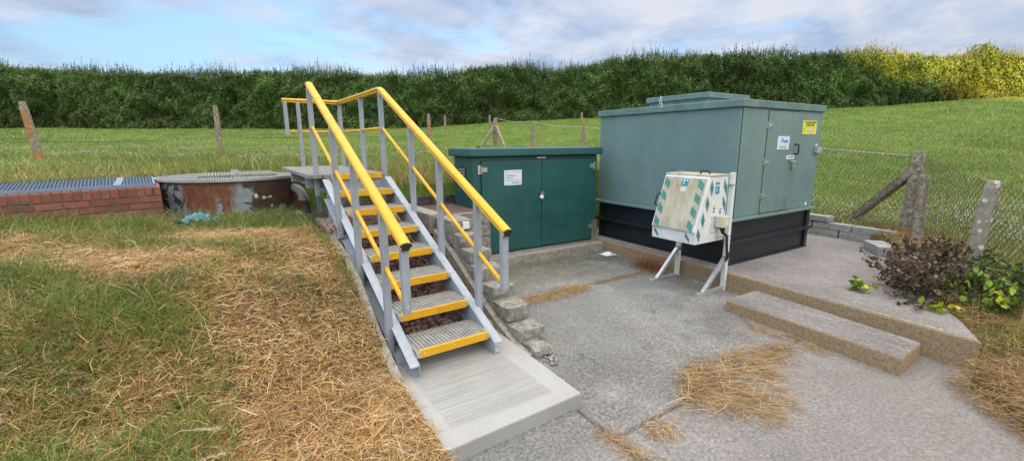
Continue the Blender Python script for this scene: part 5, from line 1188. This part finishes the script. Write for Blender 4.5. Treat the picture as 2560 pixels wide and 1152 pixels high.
# lawn area sampling, denser near the camera
def lawn_pts(n, smin=-4.6, smax=.79, tmin=-.2, tmax=7.0, pw=1.0):
    s = rng.uniform(smin, smax, n*3); t = rng.uniform(tmin, tmax, n*3); X_, Y_ = st_to_xy(s, t)
    d = np.sqrt(X_**2+Y_**2); ok = (Y_ > .9) & (np.abs(X_/np.maximum(Y_, .1)) < 1.32) & (rng.uniform(0, 1, n*3) < np.clip((2.6/d)**pw, 0, 1))
    ok &= ~((s < -.62) & (t > 6.80+.2776*(s+.685))) & ~(((s-.13)**2+(t-7.91)**2) < .95**2)
    s, t = s[ok][:n], t[ok][:n]; return s, t
def green_mask(s, t):
    P = np.stack([s, t, np.zeros_like(s)], -1); g = vnoise(P, 1.5, 31)*.55+vnoise(P, 4.2, 32)*.35
    X_, Y_ = st_to_xy(s, t); left = smooth(-1.2, -2.9, X_)*.52 + .55*smooth(2.0, 1.3, Y_)*smooth(-.3, -1.0, X_) + .45*smooth(5.6, 6.3, t)*smooth(.3, -.3, s) + smooth(4.2, 5.0, Y_)*(.25+.55*smooth(-1.6, -2.8, X_)) - .35*smooth(-1.5, -.4, X_)*smooth(4.4, 3.9, Y_)
    return g*1.35+left-.20
s, t = lawn_pts(165000); n = len(s); gm = green_mask(s, t); gr = rng.normal(0, .22, n) < gm
C = np.stack([s, t, lawn_h(s, t)+rng.exponential(.012, n)+.003], -1); L = rng.gamma(3.0, .022, n)+.02; L = np.clip(L, .02, .26)
fine = vnoise(np.stack([s, t, 0*s], -1), 9, 55)*.2
cc = straw_cols(n)*(1+fine[:, None]); red = smooth(.1, .7, vnoise(np.stack([s, t, 0*s], -1), 2.6, 41))[:, None]; cc = cc*(1-red*.3)+cc*np.array([1.0, .74, .5])*red*.3; cc = cc*np.array([1.12, 1.15, 1.28])
grn = (rng.uniform(0, 1, n) < np.clip(gm*.8, 0, .75)); cc[grn] = green_cols(grn.sum())*.9
o = straws('cut_straw', C, L, rng.uniform(.0009, .0023, n), np.clip(cc, .01, .8), M['straw'], .30, .16); tag(o, 'dry cut grass lying over the lawn', 'cut grass', kind='stuff')
s, t = lawn_pts(110000); gm = green_mask(s, t); keep = rng.uniform(-.15, .55, len(s)) < gm; keep |= rng.uniform(0, 1, len(s)) < .12; s, t = s[keep], t[keep]; gm = gm[keep]; n = len(s)
hgt = rng.gamma(3.5, .011, n)*(1+1.9*np.clip(gm, 0, 1)); hgt = np.clip(hgt, .012, .19); lean = np.zeros((n, 3)); lean[:, :2] = rng.normal(0, .7, (n, 2))*hgt[:, None]
cg = green_cols(n); dry = rng.uniform(0, 1, n) > .35+gm; cg[dry] = straw_cols(dry.sum())
cg = cg*(1+.3*vnoise(np.stack([s, t, 0*s], -1), 6, 56)[:, None])
o = blades('lawn_grass', np.stack([s, t, lawn_h(s, t)-.004], -1), hgt, lean, rng.uniform(.0011, .0027, n), np.clip(cg, .01, .8), M['blade']); tag(o, 'short green and yellowing grass of the lawn', 'grass', kind='stuff')
# lush fringes: against the chambers, along the stairs edge, lower left
def tuft_pts(spots, per):
    out = []
    for (a, b, r) in spots: m_ = int(per*r*r*40)+8; out.append(np.stack([rng.normal(a, r*.5, m_), rng.normal(b, r*.5, m_)], -1))
    return np.concatenate(out)
sp = [(rng.uniform(-3.2, -.7), 0, rng.uniform(.06, .16)) for _ in range(26)]; sp = [(a, 6.86+.2776*(a+.685)-rng.uniform(.08, .35), r) for a, _, r in sp]
sp += [(.72, tt, .07) for tt in np.arange(3.1, 4.7, .16)] + [(.68, 4.45, .14), (.66, 4.25, .13), (.70, 4.65, .12), (.72, 3.62, .09), (.74, 2.75, .05), (.70, 2.3, .05), (.52, 2.95, .06), (.64, 2.1, .05)]
sp += [(rng.uniform(-.5, .45), rng.uniform(6.2, 6.75), .08) for _ in range(10)]
Pp = tuft_pts(sp, 45); s, t = Pp[:, 0], Pp[:, 1]; ok = (s < .80) & (t < 6.82+.2776*np.minimum(0, s+.685)); s, t = s[ok], t[ok]; n = len(s)
hgt = np.clip(rng.gamma(4, .028, n), .03, .24); lean = np.zeros((n, 3)); lean[:, :2] = rng.normal(0, .45, (n, 2))*hgt[:, None]
o = blades('grass_tufts', np.stack([s, t, lawn_h(s, t)-.01], -1), hgt, lean, rng.uniform(.0015, .0032, n), green_cols(n), M['blade']); tag(o, 'longer green grass tufts at the foot of the brick chamber and along the stairs', 'grass', kind='stuff')
# broad-leaved weeds low in the lawn
s, t = lawn_pts(1500); gm = green_mask(s, t); ok = gm > .0; s, t = s[ok][:160], t[ok][:160]; C_, U_, V2_ = [], [], []
for a, b in zip(s, t):
    z = float(lawn_h(np.array(a), np.array(b)))+.012
    for k in range(rng.integers(4, 8)):
        an = rng.uniform(0, 6.28); l_ = rng.uniform(.012, .030); d = np.array([math.cos(an), math.sin(an), rng.uniform(.2, .7)]); C_.append(np.array([a, b, z])+d*l_); U_.append(d*l_); V2_.append(np.array([-math.sin(an), math.cos(an), rng.uniform(-.3, .3)])*l_*rng.uniform(.3, .5))
def leaf_mesh0(C, U, V_):
    P = np.stack([C-U, C-U*.3+V_, C+U*.5+V_*.8, C+U, C+U*.5-V_*.8, C-U*.3-V_], 1).reshape(-1, 3); b = (np.arange(len(C))*6)[:, None]
    return np_mesh('lawn_weeds', P, (np.concatenate([b+np.array([0, 1, 2, 3]), b+np.array([0, 3, 4, 5])], 1).ravel(), 4), M['leaf'], np.repeat(np.array([.09, .17, .045])*rng.uniform(.6, 1.5, (len(C), 1)), 6, 0))
o = leaf_mesh0(np.array(C_), np.array(U_), np.array(V2_)); tag(o, 'small broad-leaved weeds low in the lawn', 'weeds', kind='stuff')
# long lush grass in the near left corner
n = 5200; a_ = rng.uniform(-1.28, -.70, n); Y_ = rng.uniform(1.35, 2.5, n); X_ = a_*Y_; s, t = xy_to_st(X_, Y_); pn = vnoise(np.stack([s, t, 0*s], -1), 4.0, 91)
ok = rng.uniform(-.5, .7, n) < pn+smooth(2.3, 1.7, Y_)*.5+smooth(-.8, -1.1, a_)*.3-.25; s, t = s[ok], t[ok]; n = len(s)
hgt = np.clip(rng.gamma(4, .022, n), .03, .20); lean = np.zeros((n, 3)); lean[:, :2] = rng.normal(0, .8, (n, 2))*hgt[:, None]; cg = green_cols(n); dr_ = rng.uniform(0, 1, n) < .18; cg[dr_] = straw_cols(dr_.sum())
o = blades('lush_grass', np.stack([s, t, lawn_h(s, t)-.01], -1), hgt, lean, rng.uniform(.0013, .0030, n), cg, M['blade']); tag(o, 'long fresh green grass in the near left corner of the lawn', 'grass', kind='stuff')
def seed_head(X_, Y_, dx, dy, h):
    s, t = xy_to_st(X_, Y_); s2, t2 = xy_to_st(X_+dx, Y_+dy); b = Vector((float(s), float(t), float(lawn_h(np.array(s), np.array(t))))); e_ = Vector((float(s2), float(t2), b.z+h)); e = empty('grass_stalk', b, 0, None, None)
    mid = b.lerp(e_, .5)+Vector((0, 0, h*.35)); pts = [(b.lerp(mid, q/4) if q < 4 else mid.lerp(e_, (q-4)/4))-b for q in range(9)]
    MB().tube(pts, .0016, 4).build('stem', M['pale_straw'], e); mb = MB()
    for k in range(34):
        p = pts[6].lerp(pts[8], k/34) if k % 2 else pts[7].lerp(pts[8], k/34); d = Vector([random.gauss(0, 1) for _ in range(3)]).normalized()*.010; mb.tube([p, p+d*.6, p+d*1.2+(pts[8]-pts[7]).normalized()*.008], [.0022, .0026, .0006], 4, caps=False)
    mb.build('seed_head', M['pale_straw'], e); return e
M['pale_straw'] = plain('pale_straw', (.50, .44, .30), .7, var=.2)
for i, (a, b, c_, d_, h_, lb) in enumerate(((-1.62, 1.55, .35, .16, .10, 'bleached grass stalk with a seed head, lowest at the left edge of the lawn'), (-1.75, 1.85, .38, -.02, .13, 'bleached grass stalk with a feathery seed head lying over the near left grass'), (-1.30, 1.42, .22, -.16, .07, 'short pale grass stalk with a drooping seed head near the bottom of the lawn'))):
    tag(seed_head(a, b, c_, d_, h_), lb, 'grass stalk')
# long bleached stems with seed heads near the camera
n = 420; s, t = lawn_pts(n, pw=.3); n = len(s); hgt = rng.uniform(.04, .20, n); lean = np.zeros((n, 3)); lean[:, :2] = rng.normal(0, .20, (n, 2)); 
o = blades('dry_stems', np.stack([s, t, lawn_h(s, t)], -1), hgt, lean, np.full(n, .0018), np.array([.55, .48, .32])*rng.uniform(.7, 1.15, (n, 1)), M['straw']); tag(o, 'long bleached stems standing out of the lawn', 'stems', kind='stuff')

# straw on the yard
def pile(name, poly, n, zfun, lab, lmean=.10, thick=.03, az=None, width=(.0007, .0016), dark=1.0):
    poly = [tuple(p) for p in poly]; xs_, ys_ = [p[0] for p in poly], [p[1] for p in poly]; out = []
    while sum(len(a) for a in out) < n:
        a = rng.uniform(min(xs_)-.05, max(xs_)+.05, n); b = rng.uniform(min(ys_)-.05, max(ys_)+.05, n); ja, jb = rng.normal(0, .035, n), rng.normal(0, .035, n)
        pn = vnoise(np.stack([a, b, 0*a], -1), 11, 77); ok = in_poly(poly, a+ja, b+jb) & (rng.uniform(-.9, .6, n) < pn+.35); out.append(np.stack([a[ok], b[ok]], -1))
    P = np.concatenate(out)[:n]; n = len(P); z = zfun(P[:, 0], P[:, 1])+.003+rng.uniform(0, 1, n)**2*thick*(1+.5*vnoise(np.stack([P[:, 0], P[:, 1], 0*P[:, 0]], -1), 6, 78))
    L = np.clip(rng.gamma(3, lmean/3, n), .02, .35)
    o = straws(name, np.stack([P[:, 0], P[:, 1], z], -1), L, rng.uniform(*width, n), np.clip(straw_cols(n)*np.array([.96, .94, .96])*dark, .01, .8), M['straw'], .16, .20, None if az is None else rng.normal(az, 1.0, n)); return tag(o, lab, 'straw', kind='stuff')
yz = lambda s, t: yard_h(t)
pile('straw_pile', [(2.22, 1.50), (2.45, 1.64), (2.64, 1.80), (3.0, 1.86), (3.3, 1.72), (3.62, 1.70), (3.80, 1.56), (3.55, 1.46), (3.2, 1.40), (3.02, 1.28), (2.93, 1.12), (2.78, 1.18), (2.6, 1.08), (2.5, 1.28), (2.38, 1.40)], 2300, yz, 'large ragged patch of golden dry straw in the middle of the yard', .14, .035, az=R(-52), dark=.92, width=(.0009, .0019))
pile('straw_tuft', [(1.86, 1.42), (1.96, 1.56), (2.08, 1.5), (2.02, 1.36)], 330, yz, 'small round straw tuft on the slab joint, left of the large straw patch', .05, .03)
pile('straw_tuft', [(1.62, 1.66), (1.72, 1.60), (1.74, 1.22), (1.64, 1.22)], 420, yz, 'small straw clump at the bottom edge of the yard beside the new slab', .06, .03)
pile('straw_strip', [(2.25, 3.46), (2.25, 3.60), (3.35, 3.64), (3.30, 3.45), (2.8, 3.42)], 1500, yz, 'strip of dry straw lying along the yard joint near the stepped wall', .08, .03, az=0)
pile('straw_strip', [(3.3, 3.54), (3.3, 3.62), (4.3, 3.60), (4.5, 3.85), (4.6, 3.5), (4.2, 3.48)], 900, yz, 'thin line of dark straw along the joint towards the wash box', .06, .02, az=0, dark=.7)
pile('straw_strip', [(3.80, 1.95), (3.90, 2.0), (3.97, 1.40), (3.80, 1.35)], 420, yz, 'straw blown against the long low step', .08, .02, az=R(90), dark=.85)
pile('straw_scatter', [(.9, .4), (2.2, 2.2), (4.4, 2.5), (4.5, 4.6), (2.2, 4.6), (2.1, 3.0), (1.8, 1.9)], 480, yz, 'stray single straws blown about the yard', .05, .006)
pile('moss_debris', [(3.0, 4.45), (4.6, 4.35), (4.6, 2.7), (4.25, 2.6), (4.3, 3.4), (4.3, 4.1), (3.6, 4.55)], 2600, yz, 'dark wet leaf litter at the foot of the plinths', .025, .01, dark=.35)
# red-brown dead grass clump by the wash unit
Pp = np.stack([rng.normal(4.48, .05, 520), rng.normal(3.62, .13, 520)], -1); n = len(Pp); hgt = rng.uniform(.06, .20, n); lean = np.zeros((n, 3)); lean[:, :2] = rng.normal(0, .55, (n, 2))*hgt[:, None]; lean[:, 0] -= .03
o = blades('dead_grass_clump', np.stack([Pp[:, 0], Pp[:, 1], np.full(n, yard_h(3.6))], -1), hgt, lean, np.full(n, .0017), np.array([.26, .11, .055])*rng.uniform(.6, 1.6, (n, 1)), M['straw']); tag(o, 'reddish dead grass clump beside the stand of the white wash box', 'dead grass')
# sheet of paper, small leaf
mb = MB(); g = 8; vs = [(4.50+.20*i/g+.02*j/g, 4.33+.19*j/g-.03*i/g, yard_h(4.4)+.006+.012*math.sin(i*.7)*math.sin(j*.5)) for j in range(g+1) for i in range(g+1)]
mb.add(vs, [(j*(g+1)+i, j*(g+1)+i+1, (j+1)*(g+1)+i+1, (j+1)*(g+1)+i) for j in range(g) for i in range(g)], True); o = mb.build('paper_sheet', M['paper']); tag(o, 'white sheet of paper lying in the corner of the yard', 'paper')
o.location = (-.10, 0, 0)

# field grass and clover, scattered with less density further off
def field_pts(n, y0=3.0, y1=27.5, amin=-1.45, amax=1.45):
    m_ = n*2; inv = rng.uniform(1/y1, 1/y0, m_); Y_ = 1/inv; a = rng.uniform(amin, amax, m_); X_ = a*Y_
    s, t = xy_to_st(X_, Y_); ok = ~in_poly(YARDP, s, t) & ~((s > -6.2) & (s < -.6) & (t > 5.3) & (t < 8.45+.22*(s+.87)*-1*-1) & in_poly([(A2.x-.685, A2.y+6.86), (B2.x-.685, B2.y+6.86), (L2.x-.685, L2.y+6.86), (L1.x-.685, L1.y+6.86)], s, t)) & (((s-.13)**2+(t-7.91)**2) > .98**2)
    ok &= ~((s > .64) & (s < 1.65) & (t > 4.9) & (t < 7.2))
    return s[ok][:n], t[ok][:n]
def fz(s, t):
    z = fh(s, t); l = lawn_h(s, t); return np.where((s < .8) & (t < 8.0) & (t > 7.6), np.maximum(l, z), z)
s, t = field_pts(190000); X_, Y_ = st_to_xy(s, t); n = len(s); P0 = np.stack([s, t, 0*s], -1)
dist = np.sqrt(X_**2+Y_**2); near = smooth(13, 7.5, Y_)*smooth(.3, -.2, X_/Y_); g = vnoise(P0, .8, 61); g2 = vnoise(P0, 2.6, 62)
hgt = (rng.gamma(4, .010, n)*(1+1.3*near)+.006*dist*.35)*(1+.3*g2); hgt = np.clip(hgt, .02, .26); lean = np.zeros((n, 3)); lean[:, :2] = rng.normal(0, .5, (n, 2))*hgt[:, None]
cg = green_cols(n)*np.array([1.25, 1.22, 1.45])*(1+.25*g[:, None]+.2*g2[:, None]); yel = smooth(.3, .9, vnoise(P0*np.array([.5, 1, 1]), .9, 63))[:, None]*.5; cg = cg*(1-yel)+np.array([.24, .23, .07])*yel
dr_ = rng.uniform(0, 1, n) < (.06+.25*smooth(8.6, 6.5, Y_)); cg[dr_] = straw_cols(dr_.sum())
o = blades('field_grass', np.stack([s, t, fz(s, t)-.01], -1), hgt, lean, rng.uniform(.0012, .0024, n)*(1+dist*.16), np.clip(cg, .01, .7), M['blade']); tag(o, 'green pasture grass', 'grass', kind='stuff')
# clover flower heads
s, t = field_pts(42000, 4.5, 27); X_, Y_ = st_to_xy(s, t); P0 = np.stack([s, t, 0*s], -1); cl = vnoise(P0*np.array([1, 1, 1]), 1.1, 71)*.6+vnoise(P0, 3.1, 72)*.4; ok = (cl+rng.normal(0, .12, len(s)) > .24) & (Y_ > 5.2) & ~((X_ < -.5) & (Y_ < 9.5)); s, t = s[ok], t[ok]
n = len(s); X_, Y_ = st_to_xy(s, t); sz = rng.uniform(.006, .012, n)*(1+Y_*.045); P = np.stack([s, t, fz(s, t)+.05+.004*Y_+rng.uniform(-.02, .02, n)], -1)
v, f = unit_rock(); v = v*.8; V = v[None]*sz[:, None, None]+P[:, None]; idx = (f[None]+(np.arange(n)*12)[:, None, None]).ravel()
o = np_mesh('clover_flowers', V.reshape(-1, 3), (idx, 3), M['stone'], np.repeat(np.array([.36, .39, .27])*rng.uniform(.7, 1.3, (n, 1)), 12, 0)); tag(o, 'white clover flowers scattered through the pasture', 'clover', kind='stuff')
# straw along the back edge of the brick chamber and by the sleepers
pile('straw_strip', [(-6.2, 7.2), (-.9, 8.55), (-.5, 9.1), (-6.5, 7.9)], 2600, lambda s, t: fz(s, t)+.03, 'dry cut straw lying along the back edge of the brick chamber', .16, .08, az=R(15))
pile('straw_patch', [(1.65, 5.6), (2.6, 5.6), (2.6, 7.2), (1.7, 7.4)], 2600, fz, 'bare brown patch of dead grass behind the stairs', .08, .02, dark=.6)
pile('straw_strip', [(-.66, 6.35), (.8, 6.3), (.7, 6.85), (-.5, 6.95)], 1500, lambda s, t: lawn_h(s, t), 'bleached straw at the foot of the round rusty chamber', .13, .05)
# verge at the right: dry straw and weeds
vz = lambda s, t: np.where(in_poly(YARDP, s, t), np.maximum(yard_h(t), np.where(in_poly([(4.47, .63), (4.60, 2.65), (4.66, 5.45), (7.9, 5.45), (7.95, 3.3), (7.84, 2.45), (7.2, 1.86), (6.25, 1.68), (4.88, .82)], s, t), .22, -.1)), field_h(s, t))
pile('dry_verge', [(4.50, .62), (4.10, .68), (3.62, .26), (3.30, -.35), (4.4, -.6), (5.6, .3), (6.2, 1.3), (5.0, .86)], 12000, vz, 'thick dry straw on the verge at the right edge of the yard', .13, .08, dark=.8)
pile('dry_verge', [(6.2, 1.66), (7.2, 1.95), (7.6, 2.25), (7.9, 1.9), (7.4, 1.3), (6.5, 1.2)], 3000, lambda s, t: vz(s, t)+.03, 'dry grass heaped round the corner post at the end of the terrace', .13, .10)

def leafy(root_pts, nb, spread, hmin, hmax, leaf, lcol, per, curl=.0, stems=True, scol=(.20, .14, .07), shape='kite'):
    """stems rising from root_pts and arching out, with leaves; returns stem mb data and leaf arrays"""
    mb = MB(); C, U, V_, cc = [], [], [], []
    for _ in range(nb):
        b = Vector(random.choice(root_pts)); an = random.uniform(0, 2*math.pi); h = random.uniform(hmin, hmax); out_ = random.uniform(.2, 1)*spread
        tip = b+Vector((math.cos(an)*out_, math.sin(an)*out_, h)); mid = b.lerp(tip, .5)+Vector((0, 0, h*.22)); pts = [b.lerp(mid, q/3) if q < 3 else mid.lerp(tip, (q-3)/3) for q in range(7)]
        if stems: mb.tube(pts, [.005*(1-.12*k) for k in range(7)], 5, caps=False)
        for _k in range(per):
            q = random.uniform(.2, 1)**.8; p = pts[min(6, int(q*6))].lerp(pts[min(6, int(q*6)+1)], (q*6) % 1); o_ = Vector([random.gauss(0, 1) for _ in range(3)]).normalized(); sz = random.uniform(*leaf)
            u = (o_+Vector((0, 0, .1-curl))).normalized()*sz; v_ = u.cross(Vector([random.gauss(0, 1) for _ in range(3)])).normalized()*sz*random.uniform(.6, 1.0)
            C.append(p+u*.9); U.append(u); V_.append(v_); c_ = lcol[random.randrange(len(lcol))]; f_ = random.uniform(.7, 1.3); cc.append([x*f_ for x in c_])
    return mb, np.array([tuple(x) for x in C]), np.array([tuple(x) for x in U]), np.array([tuple(x) for x in V_]), np.array(cc)
def leaf_mesh(name, C, U, V_, cols, mat, parent, rag=.0):
    """six-point leaves with a fold along the rib"""
    Nn = np.cross(U, V_); Nn /= np.maximum(np.linalg.norm(Nn, axis=1, keepdims=True), 1e-9); w = np.linalg.norm(V_, axis=1, keepdims=True)
    fold = Nn*w*.22; j = lambda: 1+rng.normal(0, .10+rag, (len(C), 1))
    P = np.stack([C-U, C-U*.45+V_*.75*j()+fold, C+U*.25+V_*.8*j()+fold, C+U*j(), C+U*.25-V_*.8*j()+fold, C-U*.45-V_*.75*j()+fold], 1).reshape(-1, 3)
    b = (np.arange(len(C))*6)[:, None]; idx = np.concatenate([b+np.array([0, 1, 2, 3]), b+np.array([0, 3, 4, 5])], 1).ravel(); return np_mesh(name, P, (idx, 4), mat, np.repeat(cols, 6, 0), parent)
def plant(name, loc, lab, cat, **kw):
    random.seed(int(loc[0]*100)+int(loc[1]*10)); e = empty(name, loc, 0, lab, cat); roots = kw.pop('roots'); mb, C, U, V_, cc = leafy([(a, b, 0) for a, b in roots], **kw)
    mb.build('stems', M['bark'], e); leaf_mesh('leaves', C, U, V_, cc, M['leaf'], e); return e
brown = [(.10, .065, .04), (.16, .105, .065), (.065, .045, .035), (.20, .15, .10)]
plant('dead_bush', (5.75, 1.32, .20), 'withered brown bush with curled leaves spilling over the terrace edge', 'bush', roots=[(rng.uniform(-.5, .5), rng.uniform(-.25, .15)) for _ in range(14)], nb=130, spread=.42, hmin=.06, hmax=.38, leaf=(.009, .024), lcol=brown, per=26, curl=.4)
plant('dead_bush', (6.55, 1.45, .22), 'withered brown bush at the foot of the thick corner post', 'bush', roots=[(rng.uniform(-.35, .35), rng.uniform(-.2, .2)) for _ in range(10)], nb=70, spread=.34, hmin=.08, hmax=.40, leaf=(.009, .024), lcol=brown, per=26, curl=.4)
plant('dead_stalk', (5.15, 1.15, .22), 'trailing dead stalk with dark curled leaves lying on the terrace', 'plant', roots=[(0, 0), (.1, -.1)], nb=12, spread=.42, hmin=.02, hmax=.12, leaf=(.012, .026), lcol=brown[:3], per=16, curl=.4)
lime = [(.22, .34, .03), (.30, .40, .04), (.14, .26, .03), (.48, .44, .03)]
plant('green_bush', (5.45, .75, .16), 'bright lime-green leafy bush in front of the leaning post', 'bush', roots=[(rng.uniform(-.3, .3), rng.uniform(-.25, .2)) for _ in range(8)], nb=22, spread=.34, hmin=.10, hmax=.42, leaf=(.018, .036), lcol=lime, per=8)
plant('green_seedling', (5.05, 1.62, .222), 'small sprig with one yellow leaf on the terrace, apart from the bushes', 'plant', roots=[(0, 0)], nb=6, spread=.14, hmin=.03, hmax=.13, leaf=(.022, .04), lcol=[(.12, .24, .04), (.40, .40, .03), (.18, .28, .04)], per=7)
plant('green_seedling', (5.02, 1.02, .222), 'low yellow-leaved sprig at the terrace edge under the lime-green bush', 'plant', roots=[(0, 0)], nb=5, spread=.12, hmin=.02, hmax=.07, leaf=(.028, .045), lcol=[(.40, .42, .03), (.30, .38, .04)], per=4)
dk = [(.05, .10, .02), (.09, .15, .03), (.13, .18, .04), (.16, .13, .06)]
plant('nettle_bush', (6.05, .55, .10), 'dense dark green nettles at the right edge behind the lime-green bush', 'nettles', roots=[(rng.uniform(-.6, .6), rng.uniform(-.45, .45)) for _ in range(22)], nb=120, spread=.30, hmin=.12, hmax=.50, leaf=(.013, .028), lcol=dk, per=24)
plant('nettle_bush', (5.35, -.10, .02), 'dark green weeds growing through the straw at the right edge of the yard', 'weeds', roots=[(rng.uniform(-.35, .5), rng.uniform(-.3, .4)) for _ in range(14)], nb=80, spread=.26, hmin=.06, hmax=.36, leaf=(.014, .030), lcol=dk+brown[:1], per=18)
# verge grass among the plants
n = 9000; s = rng.uniform(4.6, 8.3, n); t = rng.uniform(-.6, 2.6, n); ok = ~in_poly(YARDP, s, t); s, t = s[ok], t[ok]; n = len(s); hgt = np.clip(rng.gamma(4, .03, n), .03, .32); lean = np.zeros((n, 3)); lean[:, :2] = rng.normal(0, .4, (n, 2))*hgt[:, None]
cg = green_cols(n)*.8; dr_ = rng.uniform(0, 1, n) < .4; cg[dr_] = straw_cols(dr_.sum()); o = blades('verge_grass', np.stack([s, t, field_h(s, t)-.01], -1), hgt, lean, rng.uniform(.0014, .0028, n), cg, M['blade']); tag(o, 'rough grass on the verge beside the right-hand fence', 'grass', kind='stuff')
